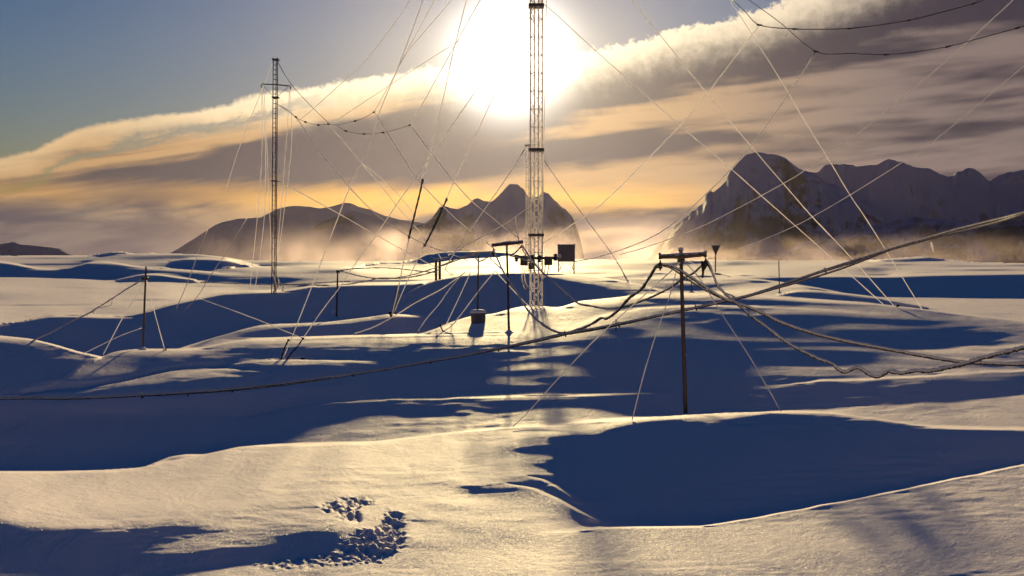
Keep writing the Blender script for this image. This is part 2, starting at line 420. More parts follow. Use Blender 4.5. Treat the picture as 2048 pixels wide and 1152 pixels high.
# --- terrace with a snow lip
layer([(470, 838), (520, 829), (600, 812), (680, 803), (780, 798), (880, 796), (1010, 792), (1080, 791), (1150, 790), (1260, 785), (1350, 784)], base=-.12, top=[(470, .4), (800, .7), (1100, .7), (1350, 0)], w=1.4, J=.04, fade=50, sm=8, rag=.5)
stroke([(440, 842), (520, 838), (600, 826), (700, 812), (800, 806), (900, 804), (1020, 798), (1100, 797), (1180, 796)], .35, .9, 40, .8, rag=1.0, seed=9)
rg = prof([(-400, 870), (500, 880), (560, 868), (620, 845), (700, 832), (740, 822), (800, 830), (870, 825), (960, 832), (1040, 827), (1100, 812), (1200, 808), (1260, 818), (1330, 830), (2450, 900)], 6, 3.2, 21, 9)
mL = polymask([(510, 900), (520, 880), (560, 860), (640, 830), (720, 815), (900, 815), (1100, 808), (1200, 806), (1290, 822), (1310, 870), (800, 900)], 12, 2) * ss((VV - rg[None, :]) / 3 + .5)
B = B * (1 - mL) + (.42 + .08 * streak) * mL
# deep blue behind the T pole
patch([(1290, 700), (1480, 690), (1560, 770), (1600, 800), (1560, 822), (1350, 828), (1280, 815), (1200, 780), (1230, 730)], -.12, 25, 8)
# right terrace
layer([(1540, 772), (1580, 767), (1640, 761.5), (1740, 757.5), (1860, 751), (1960, 745), (2048, 740), (2450, 715)], base=-.10, top=.75, w=1.5, J=.04, fade=50, sm=8, rag=.5)
stroke([(1720, 766), (1790, 762), (1870, 756), (1960, 752), (2048, 748), (2100, 745)], .4, .8, 40, .8, rag=.8, seed=14)
rg = prof([(-400, 900), (1560, 820), (1680, 811), (1800, 806), (1900, 801), (1950, 797), (1990, 791), (2048, 786), (2450, 770)], 4, 1.3, 22, 9)
mL = ss((UU - 1560) / 40) * ss((VV - rg[None, :]) / 3 + .5)
B = B * (1 - mL) + (.62 + .07 * streak) * mL
# --- hump on the near crest
CREST = [(-400, 960), (-100, 945), (0, 943), (80, 944), (200, 941), (280, 936), (330, 925), (380, 915), (420, 907), (470, 896), (520, 890), (600, 889), (740, 885), (800, 878), (900, 866), (960, 860), (1030, 854), (1130, 849), (1200, 842), (1300, 835), (1400, 830), (1500, 825), (1570, 822), (1640, 826), (1700, 831), (1800, 845), (1860, 853), (1950, 856), (2048, 857), (2450, 890)]
layer([(280, 938), (310, 926), (340, 914), (370, 909), (400, 909), (430, 913)], base=-.3, top=.9, w=1.6, J=.25, fade=12, sm=5)
layer(CREST, base=.95, top=.92, w=12, J=[(-400, .35), (300, .4), (1000, .30), (1500, .30), (2048, .25), (2450, .25)], sm=8)
fg = gfilt(np.random.RandomState(70).randn(*UU.shape), 70, 14); fg /= fg.std()
mFG = ss((VV - prof(CREST, 8)[None, :] - 10) / 40)
B += .07 * fg * mFG
# --- the bowl
BOWL = [(985, 906), (1040, 886), (1090, 872), (1130, 867), (1165, 866), (1200, 873), (1185, 862), (1215, 852), (1260, 845), (1330, 840), (1385, 839), (1412, 846), (1462, 876), (1425, 848), (1440, 838), (1500, 829), (1570, 825), (1640, 829), (1700, 834), (1800, 848), (1860, 856), (1950, 859), (2048, 860), (2450, 893),
        (2450, 900), (2048, 935), (1800, 990), (1600, 1030), (1400, 1058), (1230, 1058), (1205, 1030), (1180, 1008), (1140, 978), (1115, 962), (1090, 945), (1062, 936), (1072, 920), (1085, 908), (1060, 902)]
BL = polymask(BOWL, 3.0, 1.6)
bb = -.10 - .45 * ss((UU - 1080) / 160)
B = B * (1 - BL) + bb * BL
stroke([(1395, 838), (1415, 848), (1440, 863), (1470, 880)], .6, 1.5, 8, .9, sm=3)
stroke([(1120, 867), (1170, 865), (1205, 872)], .7, 2.5, 14, .8, sm=3)
# ribs at the left of the bowl
for pp, b_ in [([(880, 975), (905, 968), (935, 974), (975, 990), (960, 998), (915, 995)], .25),
               ([(905, 975), (980, 972), (1060, 978), (1100, 990), (1140, 1012), (1175, 1035), (1150, 1040), (1090, 1020), (1030, 1000), (960, 990)], .30),
               ([(990, 950), (1030, 945), (1080, 962), (1120, 985), (1160, 1010), (1130, 1000), (1080, 980), (1020, 965)], .42),
               ([(960, 915), (1010, 905), (1060, 905), (1040, 915)], .2),
               ([(850, 1005), (890, 1008), (930, 1020), (905, 1026), (870, 1018)], .15)]:
    patch(pp, b_, 5, 3)
rb = noise_uv(16, 3.0, -.45, 61)
mRb = polymask([(900, 960), (1000, 925), (1070, 940), (1130, 975), (1200, 1040), (1120, 1045), (1000, 1010), (900, 1000)], 14, 8)
B += .34 * rb * mRb
patch([(1250, 1090), (1500, 1100), (1800, 1098), (2048, 1112), (2048, 1122), (1700, 1108), (1400, 1106)], .5, 25, 4, .6)  # long cast shadow of the cable bundle, shaped into the slope
patch([(1430, 1020), (1500, 1010), (1620, 985), (1700, 970), (1640, 990), (1560, 1008)], .5, 12, 3, .35)  # faint cast shadow of the pole's crossarm, shaped into the slope
for pp in ([(955, 974), (1010, 966), (1060, 975), (1110, 995), (1160, 1022), (1215, 1048)], [(1035, 950), (1085, 958), (1130, 982), (1180, 1014)]):
    layer(pp, base=-.12, top=1.0, w=2.5, J=.035, fade=18, depth=11, dfade=7, sm=5)
# --- nearest crest on the right
layer([(1120, 1066), (1180, 1058), (1230, 1054), (1300, 1053), (1400, 1052), (1450, 1045), (1500, 1037), (1600, 1019), (1700, 1000), (1800, 980), (1900, 959), (2048, 929), (2450, 850)],
      base=[(1120, .80), (1450, .72), (1700, .5), (2048, .40), (2450, .3)], top=[(1120, .85), (1700, .6), (2048, .5), (2450, .4)], w=20, J=[(1120, .05), (1300, .34), (1600, .36), (2048, .36), (2450, .36)], fade=80, sm=6)
B += .06 * fg * (VV > 1000)
# --- shaded hollow at the lower left
HOL = [(-400, 1030), (0, 1042), (40, 1052), (100, 1061), (160, 1064), (220, 1061), (300, 1050), (350, 1044), (400, 1046), (440, 1056), (430, 1068), (380, 1080), (320, 1095), (360, 1100), (430, 1094), (500, 1078), (540, 1062), (590, 1055), (600, 1066), (640, 1052), (655, 1041), (700, 1060), (690, 1085), (640, 1112), (600, 1119), (560, 1122), (480, 1130), (400, 1142), (340, 1155), (300, 1175), (100, 1230), (-400, 1260)]
HL = polymask(HOL, 7, 3)
hb_ = -.48 - .35 * ss((500 - UU) / 300)
B = B * (1 - HL) + hb_ * HL
patch([(-400, 1075), (200, 1085), (300, 1100), (420, 1115), (430, 1128), (300, 1170), (-400, 1240)], -.4, 20, 8)
stroke([(-300, 1035), (0, 1040), (50, 1054), (110, 1061), (170, 1063), (240, 1059), (320, 1046), (400, 1043)], -.5, 3, 30, .9, sm=5)
stroke([(30, 1062), (90, 1068), (160, 1070), (230, 1066), (300, 1062)], .25, 1.6, 30, .7, sm=5)
patch([(310, 1096), (400, 1083), (480, 1082), (560, 1062), (600, 1050), (560, 1075), (480, 1095), (400, 1104)], .55, 9, 4, .9)
patch([(460, 1062), (520, 1050), (620, 1040), (640, 1046), (560, 1062), (500, 1082)], .55, 10, 4, .9)
stroke([(370, 1036), (430, 1028), (520, 1019), (620, 1014), (680, 1012)], -.2, 1.6, 20, .9, sm=5, rag=.6)
stroke([(780, 1040), (860, 1042), (905, 1048), (950, 1062)], -.4, 2.2, 20, .9, sm=5)
patch([(900, 1052), (935, 1056), (950, 1066), (925, 1068)], -.4, 3, 2)
stroke([(790, 1084), (850, 1095), (900, 1103)], -.4, 1.8, 12, .9, sm=4, rag=.8)
stroke([(960, 1062), (1010, 1085), (1060, 1100)], .4, 3.0, 30, .6, sm=6)
stroke([(320, 1150), (400, 1140), (500, 1129), (600, 1119), (650, 1110)], .9, 1.5, 20, 1, sm=5)

wv_ = noise_uv(55, 5, -.03, 201) + .6 * noise_uv(24, 2.5, .02, 202)
B += .07 * wv_ * np.clip(1 - B, 0, 1) * (VV > 560)
fs = noise_uv(38, 1.1, 0.02, 301) + .5 * noise_uv(90, 2.0, 0, 302)
B -= .55 * ss((fs - np.where(VV < 560, .85, 1.15)) / .8) * (VV < 640) * ss(B / .5)
hr = noise_uv(30, 3.5, .12, 303)
B += .13 * hr * polymask([(-100, 1040), (640, 1035), (700, 1060), (640, 1115), (330, 1140), (-100, 1090)], 30, 8)
B = np.clip(B, -1.0, 1.3)
B[:3] = .8
S = 0.184 - 0.205 * B
AZ, T = ray(UU, VV)
S = np.where(S > 0, S / np.cos(AZ) ** 1.5, S)
T = np.maximum(T, 1e-4)
dT = np.gradient(T, axis=0)
den = np.maximum(S + T, np.minimum(.010, .35 * T + .004))
g = dT / den + JD                                # d ln r per photo row
# least squares for ln r: radial slopes as drawn, no steep slopes across
def solve_lr(g, JD, HC, den, stride, x0, iters, boost=None):
    g = g[:, ::stride]; JD_ = JD[:, ::stride]; den_ = den[:, ::stride]
    if stride > 1:
        n = g.shape[1]
        HC_ = np.stack([HC[:, min(i * stride, HC.shape[1] - 1):i * stride + stride + 1].max(1) for i in range(n)], 1)
    else:
        HC_ = HC
    gv = .5 * (g[1:] + g[:-1]); jv = .5 * (JD_[1:] + JD_[:-1])
    wv = 1 / (.22 * (gv - jv) + .6 * jv) ** 2
    if boost is not None: wv = wv * boost
    dphi = 3.0 * stride / FPX
    dh = .5 * (den_[:, 1:] + den_[:, :-1])
    cut = 1 - np.maximum(HC_[:, 1:], HC_[:, :-1])
    wh = (LATW * dh / dphi / .12) ** 2 * np.clip(cut, 0, 1) ** 2 + 1e-3
    diag = np.zeros_like(g)
    diag[1:] += wv; diag[:-1] += wv; diag[:, 1:] += wh; diag[:, :-1] += wh
    diag[-1] += 1e9
    rhs = np.zeros_like(g)
    rhs[:-1] += wv * gv; rhs[1:] -= wv * gv
    rhs[-1] += 1e9 * math.log(7.6)
    def A(x):
        y = diag * x
        y[1:] -= wv * x[:-1]; y[:-1] -= wv * x[1:]
        y[:, 1:] -= wh * x[:, :-1]; y[:, :-1] -= wh * x[:, 1:]
        return y
    # preconditioners: exact line solves down the columns and along the rows
    n = g.shape[0]; mcol = g.shape[1]
    cpv = np.zeros_like(g); dv = np.zeros_like(g)
    dv[0] = diag[0]
    for i in range(1, n):
        cpv[i] = wv[i - 1] / dv[i - 1]
        dv[i] = diag[i] - wv[i - 1] * cpv[i]
    gT = np.ascontiguousarray
    diT = gT(diag.T); whT = gT(wh.T)
    cph = np.zeros_like(diT); dhh = np.zeros_like(diT)
    dhh[0] = diT[0]
    for i in range(1, mcol):
        cph[i] = whT[i - 1] / dhh[i - 1]
        dhh[i] = diT[i] - whT[i - 1] * cph[i]
    def pv(r):
        y = r.copy()
        for i in range(1, n): y[i] += cpv[i] * y[i - 1]
        y[-1] /= dv[-1]
        for i in range(n - 2, -1, -1): y[i] = (y[i] + wv[i] * y[i + 1]) / dv[i]
        return y
    def ph(r):
        y = gT(r.T)
        for i in range(1, mcol): y[i] += cph[i] * y[i - 1]
        y[-1] /= dhh[-1]
        for i in range(mcol - 2, -1, -1): y[i] = (y[i] + whT[i] * y[i + 1]) / dhh[i]
        return y.T
    def M(r):
        return pv(r) + ph(r)
    x = x0.copy(); r = rhs - A(x); z = M(r); p = z.copy(); rz = (r * z).sum()
    for k in range(iters):
        Ap = A(p); al = rz / (p * Ap).sum()
        x += al * p; r -= al * Ap
        z = M(r); rz2 = (r * z).sum()
        p = z + (rz2 / rz) * p; rz = rz2
        if os.environ.get('TDBG') and k % 40 == 0: print('CG', stride, k, rz)
        if rz < 1e-3 * RZTOL: break
    return x
LATW = 0.6; RZTOL = 1.0
import os, time
t_0 = time.time()
L0 = np.zeros(UU.shape)
L0[-1] = math.log(7.6)
gm = gfilt(g, 150, 1)
for i in range(len(VS) - 2, -1, -1):
    L0[i] = L0[i + 1] + .5 * (gm[i] + gm[i + 1])
def upsample(x, s):
    idx = np.arange(US.size) / s
    i0 = np.minimum(idx.astype(int), x.shape[1] - 1); i1 = np.minimum(i0 + 1, x.shape[1] - 1)
    f = (idx - i0)[None, :]
    return x[:, i0] * (1 - f) + x[:, i1] * f
x = solve_lr(g, JD, HC, den, 8, L0[:, ::8], 200)
x = solve_lr(g, JD, HC, den, 2, upsample(x, 8)[:, ::2], 120)
LR = solve_lr(g, JD, HC, den, 1, upsample(x, 2), 60)
dd = np.maximum(LR[:-1] - LR[1:], 2e-5)
mn = .30 * .5 * (dT[1:] / den[1:] + dT[:-1] / den[:-1])      # least depth gained per row
acc = np.zeros(LR.shape); acc[:-1] = np.cumsum(mn[::-1], axis=0)[::-1]
kk_ = np.clip(1 - np.maximum(HC[:, 1:], HC[:, :-1]), 0, 1) ** 2 * .25
for it in range(8):
    LR = np.maximum.accumulate((LR - acc)[::-1], axis=0)[::-1] + acc
    for q_ in range(20):
        dlt = kk_ * (LR[:, 1:] - LR[:, :-1])
        LR[:, :-1] += dlt; LR[:, 1:] -= dlt
LR = np.maximum.accumulate((LR - acc)[::-1], axis=0)[::-1] + acc
print('NEG', ((LR[:-1] - LR[1:]) < 0).mean())
LR = np.maximum.accumulate(LR[::-1] + 1e-5 * np.arange(len(VS))[:, None], axis=0)[::-1]
print('SOLVE', time.time() - t_0)
R = np.exp(LR)
# keep the far plain from running away
R = np.minimum(R, 2600.0)
# footprints and trampled clods
fp = noise_uv(6, 3.6, -.25, 91) ; fp2 = noise_uv(14, 8, 0, 92); fp3 = noise_uv(4, 2.5, 0, 93)
mP = polymask([(640, 1008), (700, 994), (740, 1000), (800, 1010), (806, 1060), (812, 1075), (790, 1105), (700, 1118), (640, 1118), (690, 1085), (735, 1050), (660, 1030)], 9, 4)
def slabs(mask, n, su, sv_, seed):
    """broken crust: angular plates, each with its own height and tilt"""
    rr_ = np.random.RandomState(seed)
    ys, xs = np.nonzero(mask > .25)
    pick = rr_.choice(len(ys), n)
    px_, py_ = UU[ys[pick], xs[pick]], VV[ys[pick], xs[pick]]
    hh_ = rr_.randn(n) * .5; tx = rr_.randn(n); ty = rr_.randn(n)
    out = np.zeros(mask.shape)
    yy, xx = np.nonzero(mask > .01)
    U_, V_ = UU[yy, xx], VV[yy, xx]
    d2 = ((U_[:, None] - px_) / su) ** 2 + ((V_[:, None] - py_) / sv_) ** 2
    k = d2.argmin(1)
    out[yy, xx] = hh_[k] + tx[k] * (U_ - px_[k]) / su * .5 + ty[k] * (V_ - py_[k]) / sv_ * .5
    return out
mP = mP * ss((noise_uv(16, 9, 0, 95) + 1.1) / 1.2)
sl1 = slabs(mP, 190, 14, 7, 5); sl2 = slabs(mP, 700, 7, 4, 6)
HZ = mP * (.026 * sl1 + .014 * sl2 + .010 * fp3 + .016 * np.tanh(2.5 * fp2) - .012)
mk = polymask([(500, 1128), (640, 1108), (760, 1112), (770, 1124), (620, 1134), (540, 1138)], 8, 3)
HZ += mk * (.010 * slabs(mk, 220, 9, 4, 8) + .006 * fp3)
sa = noise_uv(26, 3.2, .04, 401) + .6 * noise_uv(12, 1.8, .04, 402)
sm_ = ss((noise_uv(120, 22, 0, 403) + .2) / 1.2)
HZ += .0024 * sa * sm_ * np.clip(R / 12, .6, 3.0) * (R < 60)
def ground(u, v):
    """terrain point seen at photo pixel u, v"""
    fi = np.clip((u - US[0]) / 3.0, 0, len(US) - 1.001); fj = np.clip(v - 500, 0, len(VS) - 1.001)
    i, j = int(fi), int(fj)
    r = (LR[j, i] * (1 - (fi - i)) + LR[j, i + 1] * (fi - i)) * (1 - (fj - j)) + (LR[j + 1, i] * (1 - (fi - i)) + LR[j + 1, i + 1] * (fi - i)) * (fj - j)
    return float(min(math.exp(r), 2600))
def G(u, v, dz=0.0):
    p = P(u, v, ground(u, v)); p.z += dz
    return p
for q in [(100, 1100), (700, 1050), (500, 900), (1300, 900), (1600, 900), (1370, 840), (1370, 815), (600, 830), (1360, 760), (1360, 650), (1015, 665), (1075, 612), (955, 640), (673, 636), (783, 632), (286, 698), (100, 700), (300, 650), (100, 640), (100, 560), (548, 586), (565, 718), (1130, 545), (1430, 550), (1558, 585), (1900, 620), (1900, 560), (900, 545), (900, 530), (1240, 525)]:
    print('PROBE', q, round(ground(*q), 1), 'z', round(G(*q).z, 2))

# beyond the brow of the plateau the land falls away to the far sea
BROW = prof([(-400, 512), (60, 511), (180, 510), (205, 507), (245, 502), (262, 506), (340, 506), (400, 508), (440, 512), (480, 519), (530, 521), (700, 522), (800, 522), (830, 518), (850, 508), (880, 503), (905, 501.5), (930, 501.5), (1000, 502.5), (1040, 508), (1080, 512), (1130, 517), (1250, 519), (1500, 520), (1680, 521), (1760, 518), (1840, 512), (1880, 517), (1960, 524), (2040, 526), (2450, 526)], 5, .35, 8)
SEA = -60.0
Z = CZ - R * T
for i in range(len(US)):
    jb = int(math.ceil(BROW[i] - 500))
    re_, ze_ = R[jb, i], Z[jb, i]
    for j in range(jb):
        k = (jb - j) / max(jb, 1)
        R[j, i] = re_ + 900 * k
        Z[j, i] = min(ze_ + (SEA - ze_) * (1 - (1 - k) ** 2), CZ - T[jb, i] * R[j, i] - .6 * k - .05)
# mesh: fan of bearings, closed all round with coarse columns
nr, nc = R.shape
rows = list(range(nr))
X = R * np.sin(AZ); Y = R * np.cos(AZ); Z = Z + HZ
cols_az = AZ[-1]
extra = np.linspace(float(AZ[-1, -1]), 2 * math.pi + float(AZ[-1, 0]), 90)[1:-1]
wgt = (extra - extra[0]) / (extra[-1] - extra[0])
Rl = R[:, :1] * wgt + R[:, -1:] * (1 - wgt)
Tl = T[:, :1] * wgt + T[:, -1:] * (1 - wgt)
mean_pl = np.exp(np.log(Rl))
X = np.hstack([X, mean_pl * np.sin(extra)[None, :]]); Y = np.hstack([Y, mean_pl * np.cos(extra)[None, :]]); Z = np.hstack([Z, Z[:, :1] * wgt + Z[:, -1:] * (1 - wgt)])
# far rim beyond the last row and near cap under the camera
azall = np.concatenate([AZ[0], extra])
far = []
for rr in (4000.0, 5300.0):
    far.append((rr * np.sin(azall), rr * np.cos(azall), np.zeros(azall.size) + SEA))
Xf = np.vstack([f[0] for f in far][::-1] + [X]); Yf = np.vstack([f[1] for f in far][::-1] + [Y]); Zf = np.vstack([f[2] for f in far][::-1] + [Z])
rl = np.hypot(Xf[-1], Yf[-1]); zl = Zf[-1]
near_rows = []
for k in (.8, .6, .4, .2, .05):
    zz = zl * (k ** .5) + (CZ - 2.75) * (1 - k ** .5)
    near_rows.append((Xf[-1] * k, Yf[-1] * k, zz))
Xf = np.vstack([Xf] + [n[0] for n in near_rows]); Yf = np.vstack([Yf] + [n[1] for n in near_rows]); Zf = np.vstack([Zf] + [n[2] for n in near_rows])
NR, NC = Xf.shape
co = np.stack([Xf, Yf, Zf], -1).reshape(-1, 3)
ii = np.arange(NR - 1)[:, None] * NC + np.arange(NC)[None, :]
jj = np.arange(NR - 1)[:, None] * NC + (np.arange(NC)[None, :] + 1) % NC
quads = np.stack([ii, ii + NC, jj + NC, jj], -1).reshape(-1, 4)
nv0 = len(co)
co = np.vstack([co, [[0, 0, CZ - 2.75]]])
tri_a = (NR - 1) * NC + np.arange(NC); tri_b = (NR - 1) * NC + (np.arange(NC) + 1) % NC
me = bpy.data.meshes.new('snowfield')
nq, ntr = len(quads), NC
me.vertices.add(len(co)); me.vertices.foreach_set('co', co.ravel().astype(np.float32))
loops = np.concatenate([quads.ravel(), np.stack([tri_a, np.full(NC, nv0), tri_b], -1).ravel()])
me.loops.add(len(loops)); me.loops.foreach_set('vertex_index', loops.astype(np.int32))
me.polygons.add(nq + ntr)
me.polygons.foreach_set('loop_start', np.concatenate([np.arange(nq) * 4, nq * 4 + np.arange(ntr) * 3]).astype(np.int32))
me.polygons.foreach_set('use_smooth', np.ones(nq + ntr, bool))
me.update(calc_edges=True); me.validate()
snow_ground = bpy.data.objects.new('snow_ground', me)
C.objects.link(snow_ground)
snow_ground['kind'] = 'structure'
snow_ground['label'] = 'wind packed snow drifts with lit crests and blue shaded faces'

def new_mat(name):
    m = bpy.data.materials.new(name); m.use_nodes = True
    m.node_tree.nodes.clear()
    return m, NT(m.node_tree)
def snow_material():
    m, N = new_mat('snow')
    geo = N.n('ShaderNodeNewGeometry')
    pos = geo.outputs['Position']
    bs = N.n('ShaderNodeBsdfPrincipled')
    bs.inputs['Base Color'].default_value = (.82, .74, .84, 1)
    bs.inputs['Roughness'].default_value = .75
    bs.inputs['Specular IOR Level'].default_value = 0.05
    # distance fade of the fine relief by scale: grain, crust, wind ripples
    mp = N.n('ShaderNodeMapping'); mp.inputs['Scale'].default_value = (1.0, .35, 1.0)
    m.node_tree.links.new(pos, mp.inputs['Vector'])
    grain = N.noise(pos, 55.0, 3, .7)
    crust = N.noise(pos, 9.0, 4, .6)
    rip = N.noise(mp.outputs[0], 2.2, 4, .55, .6)
    rip2 = N.noise(mp.outputs[0], .55, 3, .5, .8)
    h = N.add(N.add(N.mul(grain, .010), N.mul(crust, .018)), N.add(N.mul(rip, .075), N.mul(rip2, .10)))
    bp = N.n('ShaderNodeBump'); bp.inputs['Strength'].default_value = .45; bp.inputs['Distance'].default_value = 1.0
    m.node_tree.links.new(h, bp.inputs['Height'])
    m.node_tree.links.new(bp.outputs[0], bs.inputs['Normal'])
    # ice glints
    vor = N.n('ShaderNodeTexVoronoi'); vor.inputs['Scale'].default_value = 110.0
    m.node_tree.links.new(pos, vor.inputs['Vector'])
    nrm = N.n('ShaderNodeVectorMath', operation='SUBTRACT')
    m.node_tree.links.new(vor.outputs['Color'], nrm.inputs[0]); nrm.inputs[1].default_value = (.5, .5, .5)
    sc = N.n('ShaderNodeVectorMath', operation='SCALE'); sc.inputs['Scale'].default_value = 1.1
    m.node_tree.links.new(nrm.outputs[0], sc.inputs[0])
    ad = N.n('ShaderNodeVectorMath', operation='ADD')
    m.node_tree.links.new(geo.outputs['Normal'], ad.inputs[0]); m.node_tree.links.new(sc.outputs[0], ad.inputs[1])
    nn = N.n('ShaderNodeVectorMath', operation='NORMALIZE'); m.node_tree.links.new(ad.outputs[0], nn.inputs[0])
    gl = N.n('ShaderNodeBsdfGlossy'); gl.inputs['Roughness'].default_value = .32; gl.inputs['Color'].default_value = (1, 1, 1, 1)
    m.node_tree.links.new(nn.outputs[0], gl.inputs['Normal'])
    mx = N.n('ShaderNodeMixShader'); mx.inputs[0].default_value = .005
    m.node_tree.links.new(bs.outputs[0], mx.inputs[1]); m.node_tree.links.new(gl.outputs[0], mx.inputs[2])
    out = N.n('ShaderNodeOutputMaterial'); m.node_tree.links.new(mx.outputs[0], out.inputs['Surface'])
    return m
M_SNOW = snow_material()
me.materials.append(M_SNOW)
# ------------------------------------------------------------------ mountains
def tag(o, label=None, cat=None, group=None, kind=None):
    if label: o['label'] = label
    if cat: o['category'] = cat
    if group: o['group'] = group
    if kind: o['kind'] = kind
    return o
def fbm1(n, seed, oct_=5, pers=.55, base=6):
    r = np.random.RandomState(seed); y = np.zeros(n); a = 1.0; f = base
    for k in range(oct_):
        c = r.randn(int(f) + 3); xx = np.linspace(0, f, n); i = xx.astype(int); t = xx - i; t = t * t * (3 - 2 * t)
        y += a * (c[i] * (1 - t) + c[i + 1] * t); a *= pers; f *= 2
    return y
def fbm2(nx, ny, fx, fy, seed, oct_=5, pers=.5, ridged=True):
    r = np.random.RandomState(seed); out = np.zeros((ny, nx)); a = 1.0
    for k in range(oct_):
        c = r.randn(int(fy) + 3, int(fx) + 3)
        xx = np.linspace(0, fx, nx); yy = np.linspace(0, fy, ny)
        i = xx.astype(int); j = yy.astype(int); tx = xx - i; ty = yy - j
        tx = tx * tx * (3 - 2 * tx); ty = ty * ty * (3 - 2 * ty)
        c00 = c[j][:, i]; c01 = c[j][:, i + 1]; c10 = c[j + 1][:, i]; c11 = c[j + 1][:, i + 1]
        v = (c00 * (1 - tx) + c01 * tx) * (1 - ty)[:, None] + (c10 * (1 - tx) + c11 * tx) * ty[:, None]
        out += a * (-np.abs(v) if ridged else v); a *= pers; fx *= 2; fy *= 2
    return out
def mountain_mat(name, rock, snow, amount, scale):
    m, N = new_mat(name)
    geo = N.n('ShaderNodeNewGeometry')
    sepn = N.n('ShaderNodeSeparateXYZ'); m.node_tree.links.new(geo.outputs['Normal'], sepn.inputs[0])
    mp = N.n('ShaderNodeMapping'); mp.inputs['Scale'].default_value = (1, 1, .45)
    m.node_tree.links.new(geo.outputs['Position'], mp.inputs['Vector'])
    n1 = N.noise(mp.outputs[0], scale, 8, .65, .4)
    n2 = N.noise(geo.outputs['Position'], scale * 5, 5, .6)
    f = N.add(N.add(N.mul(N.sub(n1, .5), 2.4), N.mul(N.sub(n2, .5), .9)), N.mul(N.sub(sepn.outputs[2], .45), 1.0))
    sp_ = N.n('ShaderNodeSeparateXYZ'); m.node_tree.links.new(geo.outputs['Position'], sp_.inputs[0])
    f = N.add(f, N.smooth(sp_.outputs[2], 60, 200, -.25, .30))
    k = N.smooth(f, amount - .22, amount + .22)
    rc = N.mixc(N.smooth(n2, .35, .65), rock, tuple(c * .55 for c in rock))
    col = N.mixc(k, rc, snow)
    bs = N.n('ShaderNodeBsdfPrincipled'); bs.inputs['Roughness'].default_value = .85; bs.inputs['Specular IOR Level'].default_value = .1
    m.node_tree.links.new(col, bs.inputs['Base Color'])
    bp = N.n('ShaderNodeBump'); bp.inputs['Strength'].default_value = .6; bp.inputs['Distance'].default_value = 8
    m.node_tree.links.new(N.add(n1, N.mul(n2, .4)), bp.inputs['Height']); m.node_tree.links.new(bp.outputs[0], bs.inputs['Normal'])
    out = N.n('ShaderNodeOutputMaterial'); m.node_tree.links.new(bs.outputs[0], out.inputs['Surface'])
    return m
def mountain(name, label, pts, r, mat, seed, depth=.35, rough=.10, jag=1.0, ny=90):
    """ridge through photo points at distance r, with a flank in front and one behind"""
    pts = np.array(pts, float)
    u = np.arange(pts[0, 0], pts[-1, 0] + 1, 2.0)
    v = np.interp(u, pts[:, 0], pts[:, 1])
    k = np.array([.25, .5, .25]); v = np.convolve(np.pad(v, 1, mode='edge'), k, mode='valid')
    v = v + jag * .8 * fbm1(len(u), seed, 5, .6, max(6, len(u) / 14))
    a, t = ray(u, v)
    zc = np.maximum(CZ - r * t, SEA + 3) - SEA
    q = np.linspace(-1.0, .8, ny)                   # -1 foot in front, 0 ridge, .8 foot behind
    Hn = fbm2(len(u), ny, len(u) / 45.0, 5, seed + 5, 6, .55)
    Hn = Hn - Hn.min(); Hn /= Hn.max()
    wander = fbm1(len(u), seed + 9, 3, .5, max(4, len(u) / 60)) * .12 * depth * r
    X_, Y_, Z_ = [], [], []
    for j, qq in enumerate(q):
        f = (1 - abs(qq)) ** 1.25 if qq < 0 else (1 - qq / .8) ** 1.2
        fl = 1 - math.exp(-(qq / .12) ** 2)
        z = zc * f + zc * rough * 3 * (Hn[j] - .6) * fl * (1 - abs(qq)) ** .4
        if qq < 0:                                     # nothing in front rises above the ridge line
            rr = r * (1 + qq * depth) + wander * fl
            z = np.minimum(z, CZ - SEA + (zc + SEA - CZ) * (rr / r) - .8 * fl - .01 * zc * fl)
        else:
            rr = r * (1 + qq * depth) + wander * fl
        if j == 0 or j == ny - 1: z = z * 0 - 2
        z = z + SEA
        X_.append(rr * np.sin(a)); Y_.append(rr * np.cos(a)); Z_.append(z)
    X_, Y_, Z_ = np.array(X_), np.array(Y_), np.array(Z_)
    n, m_ = X_.shape
    co_ = np.stack([X_, Y_, Z_], -1).reshape(-1, 3)
    i0 = (np.arange(n - 1)[:, None] * m_ + np.arange(m_ - 1)[None, :]).ravel()
    faces = np.stack([i0, i0 + 1, i0 + m_ + 1, i0 + m_], -1)
    me_ = bpy.data.meshes.new(name)
    me_.from_pydata(co_.tolist(), [], faces.tolist())
    for p_ in me_.polygons: p_.use_smooth = True
    me_.materials.append(mat)
    o = bpy.data.objects.new(name, me_); C.objects.link(o)
    tag(o, label, None, None, 'structure')
    return o
MR = mountain_mat('granite_and_shaded_snow', (.075, .050, .070), (.19, .20, .40), .02, .006)  # mountain snow and rock darkened and blued: shade and blue air painted in
MF = mountain_mat('far_shaded_snow', (.07, .06, .12), (.13, .13, .30), -.35, .0025)
MK = mountain_mat('dark_rock_and_shaded_snow', (.050, .058, .13), (.13, .16, .38), .02, .005)
MN = mountain_mat('near_rock_and_shaded_snow', (.050, .060, .13), (.15, .19, .42), .02, .02)
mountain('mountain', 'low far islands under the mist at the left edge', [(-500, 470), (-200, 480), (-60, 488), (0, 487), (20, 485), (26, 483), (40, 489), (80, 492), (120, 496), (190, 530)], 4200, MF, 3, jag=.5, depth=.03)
mountain('mountain', 'broad rounded snow mountain behind the ladder mast', [(300, 530), (385, 480), (410, 462), (430, 449), (450, 442), (480, 436), (520, 434), (545, 422), (560, 415), (590, 410.5), (620, 412), (640, 415), (660, 412), (690, 404), (703, 406), (715, 412), (740, 418), (770, 430), (800, 438), (830, 443), (870, 448), (950, 480), (1010, 530)], 4600, MF, 11, jag=.5, depth=.10, rough=.05)
